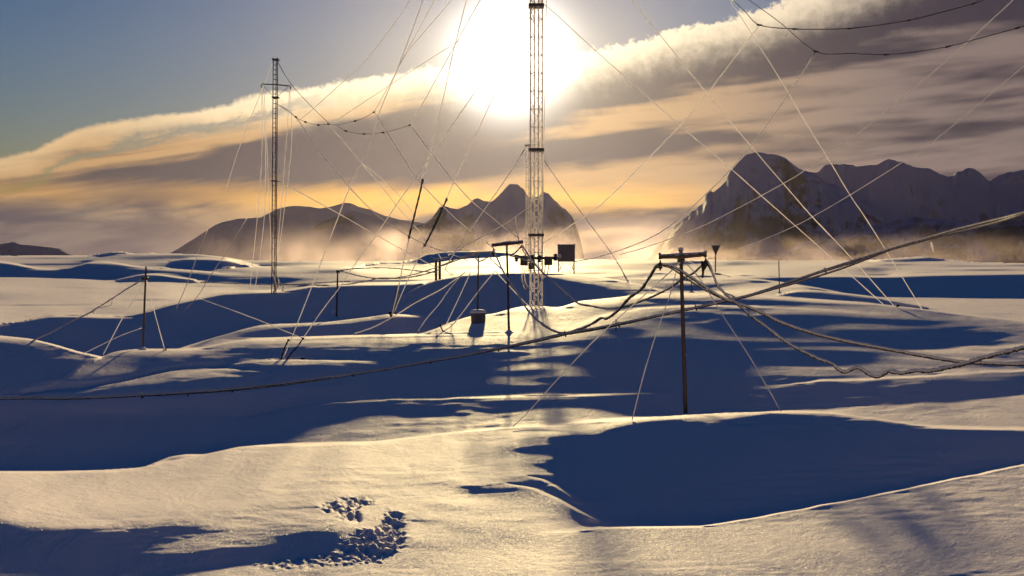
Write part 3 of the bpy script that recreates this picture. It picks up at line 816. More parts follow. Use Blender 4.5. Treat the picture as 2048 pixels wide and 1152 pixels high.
mountain('mountain', 'smooth dark snow slope in front of the rounded mountain', [(420, 530), (520, 490), (560, 473), (600, 458), (640, 442), (680, 428), (710, 420), (740, 428), (790, 446), (850, 470), (930, 530)], 3700, MF, 12, jag=.35, depth=.09, rough=.04)
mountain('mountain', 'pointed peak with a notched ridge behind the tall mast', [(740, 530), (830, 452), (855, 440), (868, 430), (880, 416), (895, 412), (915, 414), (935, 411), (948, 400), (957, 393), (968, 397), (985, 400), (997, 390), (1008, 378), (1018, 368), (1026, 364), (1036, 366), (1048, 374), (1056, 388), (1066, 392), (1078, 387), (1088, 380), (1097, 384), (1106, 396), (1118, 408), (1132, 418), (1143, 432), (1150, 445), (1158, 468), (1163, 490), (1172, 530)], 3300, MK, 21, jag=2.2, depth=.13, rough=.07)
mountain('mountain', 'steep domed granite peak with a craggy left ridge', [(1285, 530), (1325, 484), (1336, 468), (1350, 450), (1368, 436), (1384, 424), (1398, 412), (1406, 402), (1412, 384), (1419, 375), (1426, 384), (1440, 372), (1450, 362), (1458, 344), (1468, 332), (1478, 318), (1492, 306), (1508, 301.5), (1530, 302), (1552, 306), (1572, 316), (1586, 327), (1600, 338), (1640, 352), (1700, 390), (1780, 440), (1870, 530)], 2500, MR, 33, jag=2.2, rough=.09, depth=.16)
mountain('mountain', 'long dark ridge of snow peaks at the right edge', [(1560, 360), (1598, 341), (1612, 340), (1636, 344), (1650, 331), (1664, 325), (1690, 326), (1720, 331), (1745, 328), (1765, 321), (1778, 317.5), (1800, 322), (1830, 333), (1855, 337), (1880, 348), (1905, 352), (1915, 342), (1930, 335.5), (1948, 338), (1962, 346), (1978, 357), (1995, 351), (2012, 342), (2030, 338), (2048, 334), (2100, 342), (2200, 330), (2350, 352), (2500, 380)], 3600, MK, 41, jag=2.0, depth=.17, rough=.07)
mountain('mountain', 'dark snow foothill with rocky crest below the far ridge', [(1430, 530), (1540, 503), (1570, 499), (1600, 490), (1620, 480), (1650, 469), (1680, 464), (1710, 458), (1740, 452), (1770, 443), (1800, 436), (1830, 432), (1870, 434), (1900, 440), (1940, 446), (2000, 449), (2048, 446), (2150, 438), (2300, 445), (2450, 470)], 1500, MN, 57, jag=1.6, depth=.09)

# ------------------------------------------------------------------ air
hb = bmesh.new()
bmesh.ops.create_cube(hb, size=1.0)
hz = bpy.data.meshes.new('haze'); hb.to_mesh(hz); hb.free()
haze = bpy.data.objects.new('haze', hz); C.objects.link(haze)
haze.scale = (11000, 11000, 450); haze.location = (0, 0, SEA - 3 + 225)
tag(haze, 'thin cold air lit by the low sun', None, None, 'stuff')
m, N = new_mat('haze')
pv_ = N.n('ShaderNodeVolumePrincipled')
pv_.inputs['Color'].default_value = (.78, .72, .95, 1)
pv_.inputs['Density'].default_value = HAZE_D
pv_.inputs['Anisotropy'].default_value = .72
out = N.n('ShaderNodeOutputMaterial'); m.node_tree.links.new(pv_.outputs[0], out.inputs['Volume'])
hz.materials.append(m)
# ------------------------------------------------------------------ blowing snow over the far plain
def spindrift(name, label, x0, x1, y0, y1, z0, z1, dens, seed):
    b_ = bmesh.new(); bmesh.ops.create_cube(b_, size=1.0)
    mm = bpy.data.meshes.new(name); b_.to_mesh(mm); b_.free()
    o = bpy.data.objects.new(name, mm); C.objects.link(o)
    o.scale = (x1 - x0, y1 - y0, z1 - z0); o.location = ((x0 + x1) / 2, (y0 + y1) / 2, (z0 + z1) / 2)
    tag(o, label, None, None, 'stuff')
    m, N = new_mat(name)
    tc_ = N.n('ShaderNodeTexCoord'); gen = tc_.outputs['Generated']
    s_ = N.n('ShaderNodeSeparateXYZ'); m.node_tree.links.new(gen, s_.inputs[0])
    geo = N.n('ShaderNodeNewGeometry')
    mp = N.n('ShaderNodeMapping'); mp.inputs['Location'].default_value = (seed, 0, 0); mp.inputs['Scale'].default_value = (1, .30, 1.6)
    m.node_tree.links.new(geo.outputs['Position'], mp.inputs['Vector'])
    n1 = N.noise(mp.outputs[0], .050, 5, .62, .6)
    n0 = N.noise(mp.outputs[0], .012, 2, .5)
    hh = N.sub(s_.outputs[2], N.mul(N.sub(N.add(N.mul(n0, .6), N.mul(n1, .55)), .36), 1.9))
    d = N.smooth(hh, -.25, .35, 1, 0)
    d = N.mul(d, N.smooth(n1, .42, .64, .04, 1.15))
    ex = N.mul(N.smooth(s_.outputs[0], 0, .16), N.smooth(s_.outputs[0], .84, 1, 1, 0))
    ey = N.mul(N.smooth(s_.outputs[1], 0, .2), N.smooth(s_.outputs[1], .8, 1, 1, 0))
    ez = N.smooth(s_.outputs[2], .8, 1, 1, 0)
    d = N.mul(N.mul(N.mul(d, ex), N.mul(ey, ez)), dens)
    pv = N.n('ShaderNodeVolumePrincipled'); pv.inputs['Color'].default_value = (.98, .82, .88, 1); pv.inputs['Anisotropy'].default_value = .6
    N.put(pv.inputs['Density'], d)
    ou = N.n('ShaderNodeOutputMaterial'); m.node_tree.links.new(pv.outputs[0], ou.inputs['Volume'])
    mm.materials.append(m)
spindrift('blowing_snow', 'bright spindrift streaming low over the plain below the pointed peak', -85, 60, 240, 420, 3.5, 18, .0028, 0)
spindrift('blowing_snow', 'spindrift plume rising right of the tall mast toward the domed peak', 40, 135, 260, 420, 4, 17, .0026, 41)
spindrift('blowing_snow', 'thin spindrift drifting under the dark foothill on the right', 135, 290, 280, 460, 4, 18, .0018, 77)

spindrift('blowing_snow', 'long low bank of drifting snow along the foot of the mountains', -300, 760, 480, 1500, -45, 20, .0006, 133)
# ------------------------------------------------------------------ materials of the gear
def lk(N, a, b): N.t.links.new(a, b)
def rime_mat(name, col, trans, bump=.6, scale=30.0, under=None):
    """white frost; with under: frost only on top, the bare colour below"""
    m, N = new_mat(name)
    geo = N.n('ShaderNodeNewGeometry')
    nz = N.noise(geo.outputs['Position'], scale, 4, .65)
    bp = N.n('ShaderNodeBump'); bp.inputs['Strength'].default_value = bump; bp.inputs['Distance'].default_value = .02
    lk(N, nz, bp.inputs['Height'])
    df = N.n('ShaderNodeBsdfDiffuse'); df.inputs['Color'].default_value = (*col, 1); lk(N, bp.outputs[0], df.inputs['Normal'])
    tr = N.n('ShaderNodeBsdfTranslucent'); tr.inputs['Color'].default_value = (*col, 1); lk(N, bp.outputs[0], tr.inputs['Normal'])
    mx = N.n('ShaderNodeMixShader'); mx.inputs[0].default_value = trans
    lk(N, df.outputs[0], mx.inputs[1]); lk(N, tr.outputs[0], mx.inputs[2])
    last = mx.outputs[0]
    if under:
        se = N.n('ShaderNodeSeparateXYZ'); lk(N, geo.outputs['Normal'], se.inputs[0])
        k = N.smooth(N.add(se.outputs[2], N.mul(N.sub(nz, .5), 1.6)), under[1] - .18, under[1] + .18)
        pr = N.n('ShaderNodeBsdfPrincipled'); pr.inputs['Base Color'].default_value = (*under[0], 1); pr.inputs['Roughness'].default_value = .6
        m2 = N.n('ShaderNodeMixShader'); N.put(m2.inputs[0], k)
        lk(N, pr.outputs[0], m2.inputs[1]); lk(N, last, m2.inputs[2]); last = m2.outputs[0]
    ou = N.n('ShaderNodeOutputMaterial'); lk(N, last, ou.inputs['Surface'])
    return m
M_RIME = rime_mat('rimed_rope', (.86, .84, .88), .72)
M_RIME2 = rime_mat('rimed_lattice', (.80, .76, .76), .6, under=((.10, .06, .05), -.30))
M_CABLE = rime_mat('rimed_cable', (.78, .74, .80), .40, under=((.034, .022, .022), -.12), scale=22)
M_LUMP = rime_mat('snowy_cable', (.78, .76, .84), .30, under=((.030, .022, .022), -.15), scale=18, bump=.9)
M_WOOD = rime_mat('frosted_timber', (.70, .68, .74), .2, under=((.070, .042, .032), .40), scale=14)
M_METAL = rime_mat('frosted_steel', (.72, .68, .70), .2, under=((.060, .045, .042), .55), scale=25)
M_DARK = rime_mat('dark_insulator', (.60, .55, .58), .1, under=((.022, .016, .016), .85), scale=30)
M_BOX = rime_mat('frosted_panel', (.70, .68, .74), .2, under=((.13, .10, .11), .75), scale=6)
M_WIRE = rime_mat('bare_wire', (.60, .50, .42), .1, under=((.09, .055, .045), .75), scale=40)

# ------------------------------------------------------------------ mesh helpers
def link_mesh(name, verts, faces, mat, parent=None, smooth=True):
    me_ = bpy.data.meshes.new(name); me_.from_pydata([tuple(v) for v in verts], [], faces)
    if smooth:
        me_.polygons.foreach_set('use_smooth', [True] * len(me_.polygons))
    me_.materials.append(mat)
    o = bpy.data.objects.new(name, me_); C.objects.link(o)
    if parent is not None: o.parent = parent
    return o
def tube_geo(pts, rad, sides=6, lump=0.0, seed=0, V=None, F=None):
    V = [] if V is None else V; F = [] if F is None else F
    rn = random.Random(seed); base = len(V)
    pts = [Vector(p) for p in pts]; n = len(pts)
    a1, a2 = rn.uniform(0, 6), rn.uniform(0, 6)
    for i, p in enumerate(pts):
        t = (pts[min(i + 1, n - 1)] - pts[max(i - 1, 0)]).normalized()
        up = Vector((0, 0, 1)) if abs(t.z) < .95 else Vector((0, 1, 0))
        s = t.cross(up).normalized(); w = s.cross(t).normalized()
        r_ = rad[i] if isinstance(rad, (list, tuple)) else rad
        for k in range(sides):
            a = 2 * math.pi * k / sides
            q = r_ * (1 + lump * (rn.random() - .5) * 2)
            V.append(p + s * (math.cos(a) * q) + w * (math.sin(a) * q))
    for i in range(n - 1):
        for k in range(sides):
            k2 = (k + 1) % sides
            F.append((base + i * sides + k, base + i * sides + k2, base + (i + 1) * sides + k2, base + (i + 1) * sides + k))
    F.append(tuple(base + k for k in range(sides))[::-1]); F.append(tuple(base + (n - 1) * sides + k for k in range(sides)))
    return V, F
def box_geo(c, size, V=None, F=None, rot=None, bev=0.0):
    V = [] if V is None else V; F = [] if F is None else F
    b_ = bmesh.new(); bmesh.ops.create_cube(b_, size=1.0)
    for v in b_.verts: v.co = Vector((v.co.x * size[0], v.co.y * size[1], v.co.z * size[2]))
    if bev: bmesh.ops.bevel(b_, geom=b_.edges[:], offset=bev, segments=2, affect='EDGES', profile=.5)
    base = len(V); b_.verts.index_update()
    for v in b_.verts:
        q = rot @ v.co if rot is not None else v.co
        V.append(q + Vector(c))
    for f in b_.faces: F.append(tuple(base + v.index for v in f.verts))
    b_.free()
    return V, F
def lathe_geo(prof_, c, n=16, V=None, F=None):
    V = [] if V is None else V; F = [] if F is None else F
    base = len(V)
    for r_, z in prof_:
        for k in range(n):
            a = 2 * math.pi * k / n; V.append(Vector(c) + Vector((r_ * math.cos(a), r_ * math.sin(a), z)))
    for i in range(len(prof_) - 1):
        for k in range(n):
            k2 = (k + 1) % n
            F.append((base + i * n + k, base + i * n + k2, base + (i + 1) * n + k2, base + (i + 1) * n + k))
    F.append(tuple(base + k for k in range(n))[::-1]); F.append(tuple(base + (len(prof_) - 1) * n + k for k in range(n)))
    return V, F
def thing(name, label, cat, loc, group=None):
    o = bpy.data.objects.new(name, None); C.objects.link(o); o.location = loc
    o.empty_display_size = .2
    return tag(o, label, cat, group)
def child(par, name, geo, mat, smooth=True, label=None):
    """part of par: geometry given in world space"""
    V, F = geo
    off = par.location if par.parent is None else Vector((0, 0, 0))
    o = link_mesh(name, [v - off for v in V], F, mat, par, smooth)
    if label: o['label'] = label
    return o
def poly3(pts, r0, r1):
    """photo polyline -> 3-D points; depth varies as along a straight span"""
    d = [0.0]
    for a, b in zip(pts[:-1], pts[1:]): d.append(d[-1] + math.hypot(b[0] - a[0], b[1] - a[1]))
    return [P(u, v, 1 / ((1 / r0) * (1 - q / d[-1]) + (1 / r1) * (q / d[-1]))) for (u, v), q in zip(pts, d)], d[-1]
def resample(p3, n):
    """smooth curve through points (Catmull-Rom), n samples"""
    p3 = [Vector(p) for p in p3]
    if len(p3) == 2: return [p3[0].lerp(p3[1], i / (n - 1)) for i in range(n)]
    q = [p3[0] * 2 - p3[1]] + p3 + [p3[-1] * 2 - p3[-2]]
    L = [0.0]
    for a, b in zip(p3[:-1], p3[1:]): L.append(L[-1] + (b - a).length)
    out = []
    for i in range(n):
        s = L[-1] * i / (n - 1); k = 0
        while k < len(L) - 2 and L[k + 1] < s: k += 1
        t = (s - L[k]) / max(L[k + 1] - L[k], 1e-9)
        a, b, c, d_ = q[k], q[k + 1], q[k + 2], q[k + 3]
        out.append(.5 * ((2 * b) + (c - a) * t + (2 * a - 5 * b + 4 * c - d_) * t * t + (3 * b - a - 3 * c + d_) * t ** 3))
    return out
SEED = [100]
def wire(label, pts, r0, r1, px=2.0, mat=None, group='rimed guy wires of the masts', name='guy_wire', cat='wire', lump=.30, seg=9, sides=5):
    if r0 is None: r0 = ground(*pts[0])
    if r1 is None: r1 = ground(*pts[-1])
    p3, ln = poly3(pts, r0, r1)
    n = max(4, int(ln / seg))
    q = resample(p3, n)
    rad = [.44 * px / FPX * (p - Vector((0, 0, CZ))).length for p in q]
    SEED[0] += 1
    V, F = tube_geo(q, rad, sides, lump, SEED[0])
    o = link_mesh(name, V, F, mat or M_RIME)
    tag(o, label, cat, group)
    return o

# ------------------------------------------------------------------ masts
def lattice_mast(name, label, base, top_z, w, bay, legr, br, mat, legmat, tri=False, yaw=.3):
    t = thing(name, label, 'lattice mast', base)
    ns = 3 if tri else 4
    cs_ = [Vector((w * .5 * (1.0 if tri else 1.0) * math.cos(yaw + 2 * math.pi * k / ns), w * .5 * math.sin(yaw + 2 * math.pi * k / ns), 0)) * (1.25 if not tri else 1.15) for k in range(ns)]
    H = top_z - base.z; n = int(H / bay)
    for c in cs_:
        nseg = n
        child(t, 'leg', tube_geo([base + c + Vector((0, 0, -.6 + (H + .6) * i / nseg)) for i in range(nseg + 1)], legr, 6, .18, int(abs(c.x) * 1000) % 97), legmat)
    # one rung frame and one set of braces per bay, sharing mesh data
    V, F = [], []
    for k in range(ns): tube_geo([cs_[k], cs_[(k + 1) % ns]], br, 5, .2, k, V, F)
    ring = bpy.data.meshes.new('rung_frame'); ring.from_pydata([tuple(v) for v in V], [], F); ring.materials.append(mat)
    V, F = [], []
    for k in range(ns):
        tube_geo([cs_[k], cs_[(k + 1) % ns] + Vector((0, 0, bay * .5)), cs_[k] + Vector((0, 0, bay))], br, 5, .25, 9 + k, V, F)
    zig = bpy.data.meshes.new('brace'); zig.from_pydata([tuple(v) for v in V], [], F); zig.materials.append(mat)
    for i in range(n):
        o = bpy.data.objects.new('rung_frame', ring); C.objects.link(o); o.parent = t; o.location = (0, 0, i * bay)
        o = bpy.data.objects.new('brace', zig); C.objects.link(o); o.parent = t; o.location = (0, 0, i * bay)
    return t
RM = ground(1074, 613) - .3
mb = P(1072.5, 612, RM)
mast = lattice_mast('lattice_mast', 'tallest frosted lattice mast standing in front of the sun', mb, P(1073, -420, RM).z, .34, .60, .026, .016, M_RIME, M_RIME2)
# feeder tubes up the mast's right side
child(mast, 'feeder_tube', tube_geo([P(1084.5, 512, RM), P(1087, 330, RM), P(1091, 120, RM), P(1094, -60, RM)], .014, 5, .3, 3), M_RIME)
child(mast, 'feeder_tube', tube_geo([P(1062.5, 600, RM), P(1061, 300, RM), P(1061, 100, RM), P(1062, -60, RM)], .014, 5, .3, 4), M_RIME)
# crossbar with insulators, boxes and hanging loops
child(mast, 'crossbar', tube_geo([P(1031, 513, RM - .3), P(1060, 516, RM - .3), P(1115, 516, RM - .3)], .05, 8, .1, 5), M_METAL)
for u, v in [(1033, 516), (1065, 516), (1079, 517), (1111, 514)]:
    c = P(u, v, RM - .3)
    child(mast, 'insulator', lathe_geo([(.03, -.13), (.085, -.11), (.04, -.06), (.09, -.02), (.04, .03), (.085, .07), (.03, .11)], c, 12), M_DARK)
for u, v, w_, h_ in [(1048, 524, .26, .24), (1096.5, 522, .27, .28), (1063, 532, .20, .22)]:
    b0 = child(mast, 'tuning_box', box_geo(P(u, v, RM - .45), (w_, .2, h_), bev=.02), M_METAL, False)
for pts in [[(1045, 532), (1044, 555), (1046, 568), (1050, 578), (1054, 580), (1055, 573), (1050, 560), (1048, 535)],
            [(1091, 530), (1088, 548), (1086, 560), (1083, 562)], [(1098, 530), (1095, 545), (1090, 556)]]:
    p3, ln = poly3(pts, RM - .4, RM - .4)
    child(mast, 'hanging_loop', tube_geo(resample(p3, 16), .018, 5, .4, len(pts)), M_RIME2)
for v in (12, 300, 470):
    child(mast, 'collar', box_geo(P(1072.5, v, RM), (.52, .5, .09), bev=.015), M_METAL, False)

R2 = 62.0
g2 = P(1057, 548, R2)
mast2 = lattice_mast('lattice_mast', 'shorter frost-covered lattice mast just left of the tallest mast', Vector((g2.x, g2.y, g2.z - .5)), P(1058, 288, R2).z, .30, .36, .016, .013, M_RIME, M_RIME2, tri=True, yaw=.5)
child(mast2, 'top_bracket', box_geo(P(1056, 291, R2), (.34, .25, .06), bev=.01), M_RIME2, False)

RLm = ground(548, 587)
lb = P(547.5, 587, RLm); lt = P(551, 115, RLm)
lm = thing('ladder_mast', 'slim dark ladder mast with a crossarm on the left snow', 'mast', lb)
w = 4.3 / FPX * RLm
ax = (lt - lb)
for sx_, sy_ in ((-w, 0), (w, 0), (0, w * 1.6)):
    child(lm, 'rail', tube_geo([lb + ax * (-.03 + 1.03 * i / 30) + Vector((sx_, sy_, 0)) for i in range(31)], .020, 6, .2, int(sx_ * 100) % 17), M_METAL)
nr_ = 49
for i in range(nr_):
    c = lb + ax * ((i + .5) / nr_)
    child(lm, 'rung', tube_geo([c + Vector((-w, 0, 0)), c + Vector((0, w * 1.6, 0)), c + Vector((w, 0, 0)), c + Vector((-w, .005, 0))], .011, 4), M_METAL)
ca = [P(523, 168, RLm), P(551, 169, RLm), P(580, 172, RLm)]
child(lm, 'crossarm', tube_geo(ca, .028, 6, .1, 2), M_METAL)
child(lm, 'end_hook', tube_geo([P(523, 168, RLm), P(522, 171, RLm), P(523, 176, RLm)], .022, 5), M_METAL)
child(lm, 'end_hook', tube_geo([P(580, 172, RLm), P(581, 174, RLm), P(580.5, 179, RLm)], .022, 5), M_METAL)
child(lm, 'strut', tube_geo([P(527, 171, RLm), P(547, 193, RLm)], .009, 4), M_METAL)
child(lm, 'strut', tube_geo([P(576, 174, RLm), P(555, 193, RLm)], .009, 4), M_METAL)
for v in (119, 194, 361):
    c = lb + ax * ((587 - v) / 472)
    child(lm, 'collar', box_geo(c + Vector((0, .08, 0)), (w * 3.1, .3, .06), bev=.01), M_METAL, False)
for q in [[(544, 505), (546, 540), (552, 575), (546, 586)], [(556, 555), (558, 565), (555, 572), (551, 580)], [(560, 570), (566, 571), (565, 582)]]:
    p3, ln = poly3(q, RLm - .1, RLm - .1)
    child(lm, 'frosted_hose', tube_geo(resample(p3, 10), .035, 5, .35, 8), M_RIME2)

# ------------------------------------------------------------------ poles
def pole(label, ub, vb, ut, vt, r, px, mat=None, extra=None, sink=.3, name='pole', cat='pole'):
    b0, t0 = P(ub, vb, r), P(ut, vt, r)
    t = thing(name, label, cat, b0)
    dirn = (b0 - t0).normalized()
    rad = .5 * px / FPX * r
    n = 14
    child(t, 'shaft', tube_geo([t0.lerp(b0 + dirn * sink, i / n) for i in range(n + 1)], [rad * (.86 + .14 * i / n) for i in range(n + 1)], 10, .05, int(ub)), mat or M_WOOD)
    g_ = ground(ub, vb); gp = P(ub, vb, g_); k = r / FPX
    child(t, 'snow_collar', lathe_geo([(px * 3.4 * k, -.10), (px * 2.4 * k, -.02), (px * 1.5 * k, .03), (px * .7 * k, .075), (px * .3 * k, .085)], b0, 14), M_SNOW)
    return t, b0, t0
RA = ground(1372, 824) - .15
pa, ab, at_ = pole('near timber pole with a thick crossarm rising behind the snow crest', 1371.5, 834, 1361.5, 500, RA, 8.5, sink=.5)
child(pa, 'crossarm', tube_geo([P(1320, 513.5, RA - .08), P(1345, 512, RA - .08), P(1361, 512, RA - .08), P(1385, 510, RA - .08), P(1411, 508, RA - .08)], [.050, .053, .064, .053, .050], 10, .06, 12), M_WOOD)
for u, v in ((1320, 513), (1411, 508.5)):
    child(pa, 'end_cap', tube_geo([P(u, v - 7, RA - .08), P(u, v + 6, RA - .08)], .028, 8), M_METAL)
    child(pa, 'insulator', lathe_geo([(.012, -.17), (.02, -.13), (.055, -.11), (.03, -.07), (.058, -.04), (.02, 0), (.012, .05)], P(u + .5, v + 12, RA - .08), 12), M_DARK)
child(pa, 'snow_cap', lathe_geo([(.048, -.02), (.056, .01), (.046, .045), (.02, .06), (.004, .064)], P(1361.5, 500.5, RA), 12), M_LUMP)
child(pa, 'bracket', box_geo(P(1362, 521, RA - .02), (.14, .14, .08), bev=.015), M_METAL, False)
for q in ((1404, 522, 1406, 548), (1409, 524, 1405, 556), (1413, 526, 1408, 540)):
    child(pa, 'hanging_shackle', tube_geo([P(q[0], q[1], RA - .08), P(q[2], q[3], RA - .08)], .022, 6, .3, q[0]), M_DARK)
RB = ground(1018, 666)
pb, bb, bt = pole('rimed pole with a tilted crossarm left of the tall mast foot', 1018, 666, 1013.5, 486, RB, 5.0)
child(pb, 'crossarm', tube_geo([P(983, 490.5, RB - .05), P(1000, 488.5, RB - .05), P(1014, 486.5, RB - .05), P(1030, 485.5, RB - .05), P(1046, 483.5, RB - .05)], [.048, .05, .06, .05, .048], 8, .1, 21), M_WOOD)
child(pb, 'insulator', lathe_geo([(.015, -.15), (.05, -.08), (.02, 0), (.012, .1)], P(987, 502, RB - .05), 10), M_DARK)
RC = ground(956, 645)
pc, cb, ct = pole('thin pole standing in a snow-capped drum', 955, 628, 957, 505, RC, 3.4, sink=.1)
child(pc, 'crossarm', tube_geo([P(943, 505, RC), P(957, 504, RC), P(985, 503.5, RC)], .026, 6, .2, 5), M_RIME2)
dr = thing('oil_drum', 'squat drum with a rounded snow lid around the thin pole foot', 'drum', P(956.5, 645, RC))
k_ = RC / FPX
child(dr, 'drum_body', lathe_geo([(14.0 * k_, -8 * k_), (14.2 * k_, 2 * k_), (14.8 * k_, 10 * k_), (14.6 * k_, 19 * k_), (13.8 * k_, 21 * k_)], P(956.5, 645, RC), 20), M_BOX)
child(dr, 'snow_lid', lathe_geo([(15.4 * k_, 19.5 * k_), (16.2 * k_, 21 * k_), (15 * k_, 23.5 * k_), (10 * k_, 25.5 * k_), (3 * k_, 26.2 * k_)], P(956.5, 645, RC), 20), M_SNOW)
RD = ground(673, 637)
pd, db, dt_ = pole('short dark pole on the lit drift left of the centre', 673, 637, 675.5, 540, RD, 3.6)
child(pd, 'pulley', box_geo(P(676, 543, RD), (.16, .1, .1), bev=.01), M_METAL, False)
RE = ground(286, 700)
pe, eb, et = pole('tall thin pole on the left dune beside the sea ice', 285.5, 700, 292, 533, RE, 4.2)
child(pe, 'clamp', box_geo(P(290.5, 557, RE), (.15, .14, .08), bev=.015), M_METAL, False)
RF = ground(1558, 586)
pole('slender marker post at the edge of the right-hand slope', 1559, 586, 1557.5, 519, RF, 2.2, name='marker_post', cat='post')
RG = ground(1383, 585)
pg, gb, gt = pole('low bent marker post beyond the near timber pole', 1383, 584, 1383, 563, RG, 2.2, name='marker_post', cat='post')
child(pg, 'top_bar', tube_geo([P(1383, 563, RG), P(1372, 562, RG)], .02, 5), M_METAL)
RH = ground(875, 560)
ph_ = thing('winch_frame', 'two squat frosted stakes with a snowy arm at the drift edge', 'frame', P(875, 558, RH))
for u in (872, 879.5):
    child(ph_, 'stake', box_geo(P(u, 541, RH), (.13, .13, 40 / FPX * RH), bev=.02), M_WOOD, False)
child(ph_, 'arm', tube_geo([P(866, 520, RH), P(880, 517, RH), P(898, 515, RH)], .05, 6, .3, 4), M_LUMP)
child(ph_, 'arm', tube_geo([P(862, 513, RH), P(872, 519, RH), P(882, 526, RH)], .03, 6, .3, 6), M_LUMP)

# precipitation gauge with a funnel
RI = ground(1431, 549); kf = RI / FPX
ga = thing('snow_gauge', 'funnel shaped snow gauge on a thin post beyond the timber pole', 'gauge', P(1431, 549, RI))
child(ga, 'post', tube_geo([P(1430.5, 551, RI), P(1431.5, 505, RI)], 1.3 * kf, 8, .1, 3), M_METAL)
child(ga, 'funnel', lathe_geo([(1.6 * kf, -2 * kf), (2.2 * kf, 1 * kf), (4.6 * kf, 6 * kf), (7.5 * kf, 13 * kf), (8.2 * kf, 14.5 * kf), (7.4 * kf, 15 * kf)], P(1431.5, 507, RI), 18), M_METAL)
child(ga, 'rim', lathe_geo([(9.4 * kf, 14.6 * kf), (10.2 * kf, 15.6 * kf), (9.2 * kf, 16.6 * kf), (6 * kf, 17.0 * kf), (1 * kf, 17.2 * kf)], P(1431.5, 507, RI), 18), M_LUMP)
child(ga, 'side_arm', tube_geo([P(1431, 516, RI), P(1417, 516.5, RI), P(1416, 519, RI)], .7 * kf, 5), M_METAL)
child(ga, 'base_box', box_geo(P(1436, 549, RI), (9 * kf, 8 * kf, 5 * kf), bev=.02), M_METAL, False)
# cabin on legs
RJ = ground(1132, 546); kj = RJ / FPX
hu = thing('equipment_cabin', 'square grey equipment cabin standing on four braced legs', 'cabin', P(1132, 546, RJ))
child(hu, 'cabin_box', box_geo(P(1132.5, 507, RJ), (34 * kj, 24 * kj, 33 * kj), bev=1.2 * kj), M_BOX, False)
child(hu, 'roof_rim', box_geo(P(1132.5, 489.6, RJ), (36 * kj, 26 * kj, 2.0 * kj), bev=.6 * kj), M_LUMP, False)
child(hu, 'side_box', box_geo(P(1119, 512, RJ - .75), (7 * kj, 5 * kj, 8 * kj), bev=.5 * kj), M_LUMP, False)
cc = P(1132.5, 546, RJ)
for sx_ in (-1, 1):
    for sy_ in (-1, 1):
        f0 = cc + Vector((sx_ * 15.5 * kj, sy_ * 10 * kj, -2 * kj))
        child(hu, 'leg', tube_geo([f0, f0 + Vector((0, 0, 25 * kj))], .75 * kj, 6, .15, 2), M_METAL)
    f0 = cc + Vector((sx_ * 15.5 * kj, -10 * kj, 4 * kj))
    child(hu, 'brace', tube_geo([f0, f0 + Vector((-sx_ * 9 * kj, 0, 17 * kj))], .6 * kj, 5, .2, 2), M_METAL)
    child(hu, 'brace', tube_geo([f0 + Vector((-sx_ * 7 * kj, 0, -3 * kj)), f0 + Vector((-sx_ * 1 * kj, 0, 15 * kj))], .5 * kj, 5, .2, 4), M_RIME2)

# ------------------------------------------------------------------ guy wires
TM = P(1072.5, 8, RM)
GA = 'rimed guy wires of the masts'
# family rising to the tall mast top, out of the frame
wire('rimed guy running from the ladder mast up left of the sun', [(592, 244), (620, 223), (700, 151), (735, 117), (821, 0), (900, -140), (1000, -330)], RLm, RM, 1.5)
wire('longest rimed guy from above the sun down to the first dark anchor stake', [(566, 718), (600, 634), (644, 520), (678, 430), (700, 374), (739, 290), (756, 232), (781, 171), (795, 138), (846, 0), (960, -330)], None, RM, 2.2)
wire('rimed halyard joining the long guy beside the cloud rim, second from left', [(795, 138), (830, 72), (869, 0), (1050, -340)], 41, RM, 1.9)
wire('rimed halyard joining the long guy beside the cloud rim, lowest of the fan', [(795, 138), (818, 100), (903, 0), (1060, -190)], 41, RM, 1.9)
wire('frosted halyard from the fan down to the string of small insulators', [(795, 138), (784, 160), (766, 192), (748, 224)], 41, 41, 1.6)
wire('rimed wire above the first hanging rod, passing left of the sun', [(845, 360), (859, 308), (888, 191), (905, 110), (933, 0), (985, -210)], 35, RM, 2.2)
wire('rimed wire below the first hanging rod to the snowy anchor', [(818, 475), (806, 530), (795, 583), (783, 634)], 35, None, 2.4)
wire('rimed guy from the mast head to the second hanging rod', [(893, 398), (910, 359), (958, 256), (1010, 143), (1071, 8)], 36, RM, 2.2)
wire('rimed wire below the second hanging rod to the snowy anchor', [(848, 491), (830, 530), (808, 577), (785, 632)], 36, None, 2.2)
wire('rimed guy from the mast head crossing behind the first hanging rod', [(596, 692), (640, 627), (679, 575), (708, 531), (753, 469), (800, 399), (833, 354), (926, 219), (1000, 112), (1071, 8)], None, RM, 2.1)
wire('rimed guy from the sun down to the joint of the two insulator strings', [(821, 250), (851, 197), (900, 108), (960, 0), (1010, -90)], 44, RM, 1.9)
wire('faint rimed wire from the insulator string up into the glare', [(667, 245), (739, 197), (860, 118), (1000, 30), (1070, -20)], RLm, RM, 1.3)
